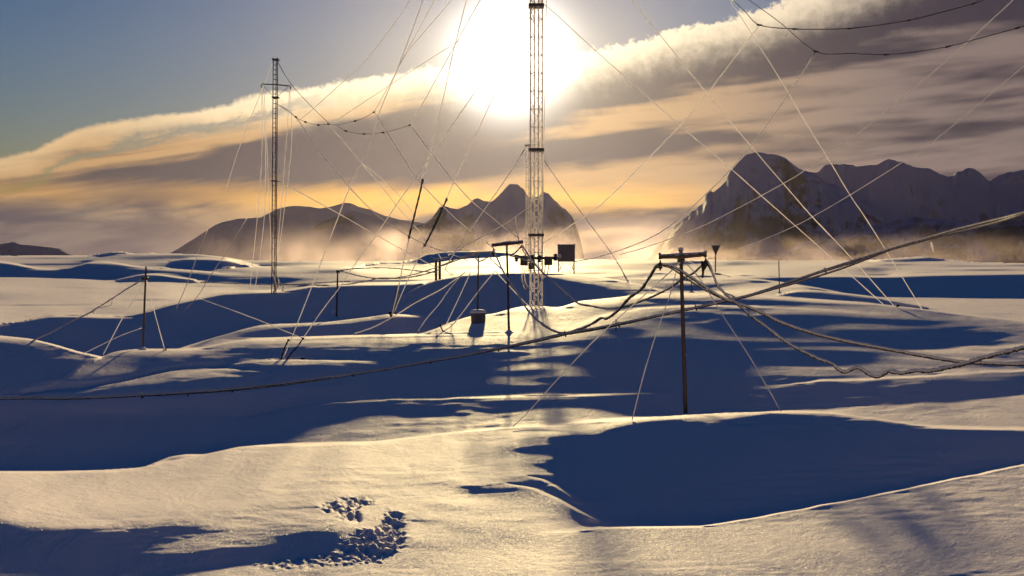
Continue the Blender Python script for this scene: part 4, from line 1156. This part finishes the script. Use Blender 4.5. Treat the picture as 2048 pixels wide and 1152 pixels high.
# family falling to the right from the ladder mast and the strings
wire('rimed guy from the ladder mast across the hills to the drift edge', [(556, 209), (592, 234), (633, 296), (699, 375), (741, 418), (773, 444), (848, 488), (921, 515), (935, 522)], RLm, None, 1.8)
wire('rimed guy from the insulator string to the frosted stakes', [(657, 248), (722, 325), (774, 387), (800, 420), (864, 491), (884, 520)], RLm, RLm, 1.6)
wire('short rimed guy splitting off beside the insulator string', [(722, 325), (742, 340), (784, 376), (830, 430)], RLm, RLm, 1.3)
wire('rimed guy from the upper insulator string past the first hanging rod', [(750, 226), (756, 236), (795, 298), (833, 356), (891, 418), (934, 456), (977, 488), (990, 500)], 44, RB, 2.0)
wire('rimed guy from the string joint down to the tilted crossarm', [(821, 251), (861, 304), (910, 366), (945, 404), (977, 429), (1008, 455), (1039, 477)], 44, RB, 2.1)
wire('rimed guy from the ladder mast collar to the frosted stakes', [(555, 361), (620, 396), (684, 431), (745, 466), (808, 501), (870, 534)], RLm, RH, 1.9)
# guys of the shorter lattice mast and the tall mast, low
wire('rimed guy falling left from the shorter lattice mast to the dome', [(1049, 299), (1025, 338), (983, 399), (935, 468), (905, 512), (890, 538)], R2, None, 2.2)
wire('rimed guy falling right from the tall mast past the cabin', [(1088, 321), (1129, 380), (1169, 434), (1223, 507), (1255, 559)], RM, None, 2.0)
wire('steep rimed wire between the two lattice masts and the crossarm', [(1031, 435), (1034, 460), (1038, 490)], 50, RB, 2.0)
wire('thick frosted guy from mast two down left behind the hills', [(1054, 417), (1030, 434), (1008, 449), (960, 476), (920, 498), (897, 510)], RM, 60, 2.0)
wire('rimed guy from the thin pole top down to the left drift', [(930, 545), (905, 563), (880, 580), (830, 606), (785, 634), (745, 655), (706, 668)], RC, None, 2.4)
wire('second low rimed guy crossing the blue slope left of the drum', [(925, 548), (900, 577), (877, 610), (855, 635), (836, 662)], RC, None, 2.1)
wire('third low rimed guy crossing the blue slope left of the drum', [(941, 545), (925, 580), (911, 610), (892, 650)], RC, None, 2.0)
wire('low rimed guy ending at the little crossed stake', [(990, 542), (965, 572), (940, 605), (905, 650), (886, 663)], RB + 3, None, 2.4)
wire('rimed guy passing behind the tilted crossarm pole to the mast foot', [(990, 542), (1010, 563), (1040, 595), (1063, 617)], RB + 4, None, 2.2)
# right of the mast: falling family
wire('rimed guy from the mast head down behind the cables at the right', [(1078, 2), (1107, 24), (1173, 85), (1240, 145), (1360, 251), (1467, 342), (1522, 391), (1590, 451), (1679, 530), (1767, 609)], RM, 50, 1.9)
wire('rimed guy crossing the domed peak, longest on the right', [(1180, -160), (1267, 0), (1330, 82), (1415, 188), (1500, 290), (1589, 393), (1625, 434), (1700, 513), (1787, 611)], RM, 52, 2.0)
wire('rimed guy crossing the long dark ridge on the right', [(1400, -140), (1460, 0), (1480, 31), (1568, 171), (1606, 236), (1661, 325), (1702, 393), (1742, 453), (1846, 622)], 42, 55, 1.8)
wire('rimed guy from the upper right insulator string to the tall mast', [(1517, 53), (1415, 186), (1360, 251), (1220, 393), (1167, 434), (1084, 488)], 36, RM, 2.3)
wire('rimed guy from the lower right insulator string over the peak', [(1631, 105), (1575, 191), (1500, 295), (1455, 346), (1408, 392), (1345, 448), (1283, 484), (1200, 513), (1150, 523)], 34, 70, 2.3)
wire('frosted guy rising to the upper right corner', [(1240, 509), (1290, 495), (1379, 463), (1450, 430), (1567, 367), (1615, 337), (1696, 280), (1794, 205), (1917, 100), (2030, -4), (2100, -70)], 75, 30, 1.9)
wire('frosted guy rising to the right edge over the foothill', [(1479, 497), (1530, 478), (1592, 451), (1640, 425), (1700, 390), (1785, 337), (1853, 293), (1961, 205), (2048, 132), (2120, 70)], 75, 30, 1.7)
wire('thin rimed guy fading across the right-hand blue slope', [(1835, 676), (1760, 650), (1700, 627), (1620, 600), (1560, 585), (1480, 560), (1431, 545)], 42, 95, 1.5)
# guys of the near timber pole
wire('frosted guy from the timber pole to the crest near the mast shadow', [(1362, 524), (1300, 580), (1205, 665), (1130, 742), (1060, 820), (1026, 853)], RA, ground(1026, 858), 2.4, group='guys of the near timber pole')
wire('frosted guy from the timber pole straight down to the crest', [(1352, 545), (1340, 590), (1315, 660), (1290, 740), (1264, 840)], RA, ground(1262, 842), 2.3, group='guys of the near timber pole')
wire('frosted guy from the timber pole to the highest point of the crest', [(1366, 520), (1400, 558), (1440, 622), (1500, 715), (1562, 823)], RA, ground(1562, 827), 2.4, group='guys of the near timber pole')
wire('slack frosted stay on the right of the timber pole', [(1364, 519), (1380, 524), (1396, 531), (1404, 533)], RA, RA, 1.8, group='guys of the near timber pole')
# guys of the left poles
wire('frosted guy from the left pole to the hollow on its left', [(289, 560), (270, 595), (243, 640), (205, 712)], RE, None, 1.8, group='guys of the left pole')
wire('frosted guy from the left pole to the small stake on its right', [(293, 560), (301, 590), (312, 635), (330, 702)], RE, None, 1.8, group='guys of the left pole')
wire('faint frosted wire running down left from the pole foot', [(283, 656), (240, 672), (190, 696), (140, 720), (60, 758), (0, 785), (-80, 815)], RE, 24.5, 1.5, group='guys of the left pole')
wire('rimed guy from the left crest to the second dark anchor stake', [(400, 597), (450, 615), (520, 641), (570, 662), (606, 676)], 44, None, 1.9)
wire('short frosted guy left of the small dark plug in the snow', [(657, 683), (635, 695), (620, 704), (606, 715)], 32, None, 1.9)
wire('steep rimed wire over the sea ice, left of the pair', [(415, 460), (395, 510), (377, 560), (348, 628)], 60, 46, 1.5)
wire('steep rimed wire over the sea ice, right of the pair', [(494, 436), (450, 508), (420, 552), (397, 590), (366, 625)], 60, 46, 1.5)
for k, (l, pts) in enumerate([('leftmost thin rimed halyard beside the ladder mast', [(523, 176), (524, 300), (514, 440), (500, 575)]), ('second thin rimed halyard beside the ladder mast', [(524, 176), (531, 300), (528, 440), (510, 580)]),
                              ('thin rimed halyard touching the ladder mast on its left', [(528, 178), (534, 300), (540, 440), (543, 510)]), ('thin rimed halyard just right of the ladder mast', [(579, 178), (573, 280), (560, 440), (553, 514)]),
                              ('rightmost thin rimed halyard beside the ladder mast', [(580, 180), (583, 290), (566, 440), (556, 512)]), ('faint rimed guy sloping left from the ladder mast', [(549, 118), (520, 190), (477, 300), (452, 380)])]):
    wire(l, pts, RLm, RLm + (4 if k == 5 else 0), 1.3, group='halyards of the ladder mast', name='halyard', cat='halyard')
wire('faint guy from the ladder mast head toward the strings', [(553, 120), (580, 165), (620, 210), (657, 246)], RLm, RLm, 1.2, M_WIRE, 'halyards of the ladder mast', 'halyard', 'halyard')

# ------------------------------------------------------------------ antenna strings with insulators
def string_(label, pts, ins, r0, r1, px, isz):
    p3, ln = poly3(pts, r0, r1)
    t = thing('antenna_string', label, 'antenna string', p3[0], 'antenna strings hung with small insulators')
    child(t, 'wire', tube_geo(resample(p3, max(6, int(ln / 10))), px * .5 / FPX * .5 * (r0 + r1), 5, .1, 3), M_WIRE)
    d = [0.0]
    for a, b in zip(pts[:-1], pts[1:]): d.append(d[-1] + math.hypot(b[0] - a[0], b[1] - a[1]))
    for (u, v) in ins:
        i = min(range(len(pts)), key=lambda k: math.hypot(pts[k][0] - u, pts[k][1] - v))
        q = d[i] / d[-1]; r_ = 1 / ((1 / r0) * (1 - q) + (1 / r1) * q); kk = r_ / FPX
        j = i if i < len(pts) - 1 else i - 1
        a = P(pts[j][0], pts[j][1], r_); b = P(pts[j + 1][0], pts[j + 1][1], r_); tdir = (b - a).normalized(); c = P(u, v, r_)
        L_ = isz * kk
        child(t, 'insulator', tube_geo([c + tdir * (L_ * s) for s in (-.55, -.42, -.4, -.2, -.1, .1, .2, .4, .42, .55)], [.8 * kk, .9 * kk, 1.9 * kk, 2.0 * kk, 1.5 * kk, 2.1 * kk, 1.5 * kk, 2.0 * kk, .9 * kk, .8 * kk], 8), M_DARK)
    return t
string_('upper antenna string at the top right with five dark insulators', [(1463, -2), (1490, 23), (1519, 50), (1590, 58), (1645, 58.5), (1700, 57), (1760, 50), (1821, 40), (1885, 24), (1947, 7), (2000, -12)],
        [(1519, 50), (1590, 58), (1700, 57), (1821, 40), (1947, 7)], 37, 26, 2.0, 11)
string_('lower antenna string at the right edge with four dark insulators', [(1490, -6), (1560, 45), (1632, 103), (1700, 107), (1773, 109), (1835, 103), (1896, 93), (1965, 75), (2035, 56), (2110, 36)],
        [(1632, 103), (1773, 109), (1896, 93), (2035, 56)], 35, 25, 1.6, 11)
string_('upper small antenna string between the ladder mast and the fan', [(556, 209), (592, 234), (611, 244), (637, 250), (657, 248), (672, 250), (710, 242), (730, 235), (748, 224)],
        [(592, 234), (611, 244), (637, 250), (657, 248), (710, 242), (748, 224)], RLm, 44, .85, 5)
string_('lower small antenna string sagging to the string joint', [(672, 250), (692, 262), (728, 268), (766, 265), (795, 258), (820, 250)],
        [(692, 262), (728, 268), (766, 265), (820, 250)], RLm, 44, .85, 5)
def rod(label, pts, r, px):
    p3, ln = poly3(pts, r, r)
    q = resample(p3, 22)
    t = thing('hanging_rod', label, 'rod', p3[-1], 'dark rods hung in the guys')
    child(t, 'shaft', tube_geo(q, [.5 * px / FPX * r * (1 + .22 * math.sin(i * 2.1)) for i in range(22)], 8, .12, int(pts[0][0])), M_DARK)
    for i in (0, 21):
        child(t, 'end_fitting', tube_geo([q[i] + Vector((0, 0, -.05)), q[i] + Vector((0, 0, .05))], .5 * px * 1.35 / FPX * r, 8), M_METAL)
rod('long dark rod hanging higher, left of the pair', [(845, 361), (840, 385), (829, 430), (818, 474)], 35, 3.6)
rod('long dark rod hanging lower, right of the pair', [(893, 399), (882, 424), (866, 458), (850, 490)], 36, 3.6)

# ------------------------------------------------------------------ anchors and stakes
def stake(label, pts, px, r=None, mat=None, tie=True):
    r = r or ground(*pts[0])
    p3, ln = poly3(pts, r, r)
    t = thing('anchor_stake', label, 'stake', p3[0], 'anchor stakes in the snow')
    n = 12; q = resample(p3, n); k = r / FPX
    child(t, 'shaft', tube_geo(q, [.5 * px * k * (1 + .35 * (i % 3 == 0)) for i in range(n)], 6, .3, int(pts[0][0])), mat or M_DARK)
    if tie: child(t, 'shackle', box_geo(q[-1], (px * 1.8 * k, px * k, px * 1.4 * k), bev=.1 * px * k), M_DARK, False)
    return t
stake('dark anchor stake left of the two leaning ones', [(562, 720), (566, 706), (570, 694), (577, 680)], 2.6, ground(562, 719))
stake('dark anchor stake right of the two leaning ones', [(573, 720), (583, 706), (594, 694), (600, 686), (606, 677)], 2.6, ground(573, 719))
stake('small dark plug right of the leaning stakes', [(605, 722), (606, 717)], 4.0, ground(605, 719))
stake('tangled dark anchor on the drift crest left of centre', [(785, 638), (783, 634), (781, 626)], 4.2, ground(783, 637))
stake('small crossed stake by the long furrow', [(886, 664), (884, 659), (880, 650)], 2.4, ground(886, 663))
stake('tiny peg at the end of the pole guy on the left dune', [(330, 703), (330, 699)], 3.0, ground(330, 701))
stake('thin peg poking through below the cable bundle', [(1232, 662), (1232, 652), (1232, 640)], 2.2, ground(1232, 662))
stake('small dark peg on the far right crest', [(1793, 614), (1796, 611)], 3.0, ground(1794, 616))
stake('twisted frayed stake on the plain right of the cabin', [(1253, 560), (1246, 545), (1240, 533), (1235, 526)], 1.8, ground(1250, 556))
t = thing('frosted_coil', 'frosted spiral spring on the wire above the tangled anchor', 'coil', P(785, 630, ground(783, 637)))
rr = ground(783, 637); kk = rr / FPX
cp3 = []
for i in range(120):
    f = i / 119.0
    c = P(786 + 9 * f, 628 - 48 * f, rr); an = i * .8
    cp3.append(c + Vector((math.cos(an) * 4.2 * kk, math.sin(an) * 4.2 * kk, 0)))
child(t, 'spiral', tube_geo(cp3, .55 * kk, 4, .3, 2), M_WIRE)

# ------------------------------------------------------------------ cables
def cable(label, pts, r0, r1, px, mat, lump=.25, seg=3.2, sides=8, snow=0.0, name='rimed_cable', wob=0.0, group='sagging cables of the near poles', seed=5):
    p3, ln = poly3(pts, r0, r1)
    n = int(ln / seg); q = resample(p3, n)
    rn = random.Random(seed); ph = [rn.uniform(0, 6) for _ in range(6)]
    pxs = px if isinstance(px, (list, tuple)) else (px, px)
    rad = []
    for i, p in enumerate(q):
        s = i / (n - 1); k = (p - Vector((0, 0, CZ))).length / FPX
        b_ = pxs[0] * (1 - s) + pxs[1] * s
        l_ = 1 + snow * (.5 * math.sin(i * .55 + ph[0]) + .5 * math.sin(i * .93 + ph[1]) + .4 * math.sin(i * .21 + ph[2]))
        rad.append(.5 * b_ * k * l_)
        if wob: p.z += wob * k * (math.sin(i * .10 + ph[3]) + .6 * math.sin(i * .043 + ph[4]))
    V, F = tube_geo(q, rad, sides, lump, seed)
    o = link_mesh(name, V, F, mat)
    tag(o, label, 'cable', group)
    return o
RA2 = RA - .08
cable('rimed cable looping from the timber pole left arm to the tilted crossarm', [(1321, 527), (1312, 533), (1300, 553), (1282, 579), (1264, 592), (1252, 604), (1236, 622), (1214, 638), (1202, 637), (1180, 650), (1150, 660), (1128, 665), (1108, 661), (1085, 648), (1062, 628), (1045, 605), (1030, 578), (1010, 548), (996, 520), (987, 500)],
      RA2, RB - .05, (6.2, 3.2), M_CABLE, snow=.12, wob=.8, seed=31)
cable('rimed cable from the timber pole right arm across to the tilted crossarm', [(1411, 520), (1400, 533), (1388, 545), (1376, 551), (1358, 563), (1340, 576), (1318, 588), (1290, 600), (1264, 609), (1240, 615), (1215, 617), (1180, 612), (1158, 608), (1140, 595), (1115, 572), (1090, 549), (1072, 530), (1056, 508), (1044, 490)],
      RA2, RB - .05, (4.6, 3.4), M_CABLE, snow=.15, wob=.8, seed=37)
cable('thick dark cable falling right from the timber pole left arm', [(1322, 529), (1336, 530), (1352, 536), (1375, 550), (1400, 567), (1430, 587), (1455, 600), (1480, 608), (1520, 624), (1560, 644), (1620, 665), (1680, 680), (1740, 692), (1800, 703), (1870, 716), (1930, 724), (1990, 727), (2048, 728), (2250, 726), (2600, 715), (3000, 690)],
      RA2, 22.5, (6.0, 8.5), M_CABLE, lump=.12, snow=.07, seed=41)
cable('lumpy snow-crusted cable sagging lowest at the right', [(1412, 521), (1420, 532), (1428, 553), (1436, 572), (1448, 584), (1462, 597), (1480, 612), (1506, 635), (1530, 652), (1570, 682), (1600, 700), (1636, 718), (1664, 728), (1680, 741), (1692, 744), (1702, 738), (1714, 735), (1726, 739), (1742, 750), (1756, 753), (1768, 747), (1777, 742), (1792, 745), (1806, 746), (1830, 741), (1860, 741), (1892, 735), (1930, 727), (1965, 716), (2005, 706), (2048, 694), (2120, 668), (2250, 620), (2600, 490), (3000, 330)],
      RA2, 20.5, (4.8, 14), M_LUMP, lump=.22, snow=.16, wob=.5, seed=47)
cable('second strand beside the timber pole dropping to the lumpy cable', [(1322, 530), (1345, 538), (1372, 556), (1400, 574), (1424, 588), (1448, 598)], RA2, 24, (3.4, 3.0), M_CABLE, seed=52)
cable('short frosted jumper hanging right of the timber pole', [(1411, 521), (1425, 548), (1433, 568), (1447, 584), (1462, 590), (1474, 598)], RA2, 24.2, (2.6, 2.6), M_LUMP, seed=57)
# the bundle crossing the whole view
BUN = [(-700, 770), (-400, 784), (-160, 792), (0, 795), (70, 795), (130, 796), (200, 794), (280, 790), (360, 786), (440, 780), (530, 771), (610, 761), (700, 748), (780, 736), (860, 722), (930, 710), (1000, 696), (1070, 681), (1130, 667), (1200, 655), (1260, 643), (1330, 628), (1400, 613), (1450, 602), (1500, 590), (1550, 574), (1600, 557), (1650, 540), (1700, 524), (1750, 508), (1800, 492), (1850, 478), (1900, 463), (1950, 450), (2000, 438), (2048, 426), (2180, 396), (2300, 366), (2700, 262), (3200, 120)]
p3 = [P(u, v, float(np.interp(u, [-700, -160, 0, 860, 1000, 1200, 1480, 1700, 2048, 2300, 3200], [22, 22.5, 22.5, 23.5, 24, 24, 23, 19.5, 13, 11, 9.5]))) for u, v in BUN]
n = 760; qb = resample(p3, n)
bun = thing('cable_bundle', 'long bundle of dark snow-dusted cables sagging across the whole view', 'cable bundle', qb[0])
for s_i, (amp, ph, px_, mt) in enumerate([(0.0, 0.0, 3.6, M_CABLE), (2.6, 1.2, 3.0, M_CABLE), (3.4, 3.3, 2.6, M_CABLE), (5.2, 4.9, 2.9, M_CABLE)]):
    q = []; rad = []
    for i, p in enumerate(qb):
        k = (p - Vector((0, 0, CZ))).length / FPX
        s = i / (n - 1)
        sag = -amp * k * (.55 + .45 * math.sin(s * 34 + ph)) * (1 if s_i else 0) * (.6 + 1.0 * math.exp(-((s - .70) / .10) ** 2) * (1.3 if s_i == 3 else .2))
        q.append(p + Vector((0, (.02 * s_i) * math.cos(s * 30 + ph), sag)))
        rad.append(.5 * px_ * k * (1.30 + .25 * s))
    child(bun, 'strand', tube_geo(q, rad, 8, .16, 60 + s_i), mt)
for (u, v) in [(280, 789), (372, 785), (460, 779), (704, 747), (858, 721), (995, 697), (1130, 666), (1240, 647), (1394, 613), (1467, 601), (1470, 588), (1650, 540), (1703, 527)]:
    i = min(range(n), key=lambda k: abs((1024 + FPX * qb[k].x / qb[k].y) - u)); p = qb[i]; k = (p - Vector((0, 0, CZ))).length / FPX
    child(bun, 'tie', tube_geo([p + Vector((-1.6 * k, 0, 3.6 * k)), p + Vector((0, -.02, 2 * k)), p + Vector((1.5 * k, -.01, -6.5 * k))], 1.7 * k, 6, .4, int(u)), M_LUMP)
ic = tag(link_mesh('icicle', *tube_geo([P(1862, 484, 12.4), P(1864, 492, 12.4), P(1867, 504, 12.4)], [.006, .012, .007], 5, .3, 5), M_RIME), 'small pale icicle hanging under the bundle at the right', 'icicle')

# sagging feeder lines in the middle distance
GC = 'rimed feeder lines between the far poles'
def feeder(label, pts, r0, r1, px=2.4, seed=1, mat=None):
    cable(label, pts, r0, r1, (px, px), mat or M_LUMP, lump=.4, seg=4, sides=5, snow=.15, name='feeder_line', wob=.5, group=GC, seed=seed)
feeder('upper feeder line from the short dark pole toward the thin pole', [(676, 541), (720, 552), (770, 557), (820, 550), (870, 536), (915, 521), (957, 506)], RD, RC, 2.2, 1)
feeder('straight frosted line from the short dark pole over the plain', [(676, 541), (720, 537), (780, 536), (830, 541), (875, 545)], RD, RH, 2.0, 2)
feeder('double looped feeder from the frosted stakes to the short pole', [(876, 540), (840, 550), (800, 556), (760, 556), (735, 562), (700, 568), (665, 571), (610, 569), (552, 568)], RH, RLm, 2.6, 3)
feeder('long straight frosted line past the ladder mast foot', [(700, 563), (640, 566), (590, 569), (540, 569), (470, 567), (400, 565)], RD + 4, RLm + 8, 2.2, 4)
feeder('short frosted loop at the left of the tilted crossarm', [(945, 508), (950, 515), (957, 522), (966, 520), (977, 513), (987, 501)], RC, RB, 2.6, 5)
feeder('frosted line from the thin pole crossarm down left', [(943, 506), (925, 516), (905, 524), (886, 530)], RC, RH, 2.4, 6)
feeder('second frosted line from the thin pole crossarm down left', [(946, 507), (930, 513), (915, 516), (900, 524), (880, 532)], RC, RH, 2.2, 7)
feeder('frosted strand from the tilted crossarm to the mast crossbar', [(1044, 491), (1032, 504), (1020, 511), (1030, 513), (1050, 520), (1066, 527)], RB, RM, 3.0, 8)
feeder('frosted strand from the tilted crossarm falling behind its pole', [(980, 516), (992, 528), (1002, 537), (1010, 548), (1017, 564)], RB, RB, 2.2, 9)
feeder('frosted strand dropping from the right end of the tilted crossarm', [(1042, 492), (1048, 504), (1058, 520), (1066, 536), (1074, 550)], RB, RM, 2.4, 10)
feeder('thick frosted cable falling left from the left pole', [(289, 557), (270, 568), (245, 583), (222, 598), (195, 615), (180, 625), (140, 645), (105, 664), (70, 680), (30, 700), (0, 714), (-90, 750)], RE, 26.5, 2.6, 11)
feeder('thin slack loop under the left pole cable', [(225, 598), (222, 610), (210, 614), (192, 617), (186, 627)], 34, 33, 1.4, 12)
feeder('frosted strand from the tall mast foot to the cable loop', [(1040, 560), (1055, 574), (1075, 597), (1062, 600)], RM - 1, RM - 1, 1.6, 13)
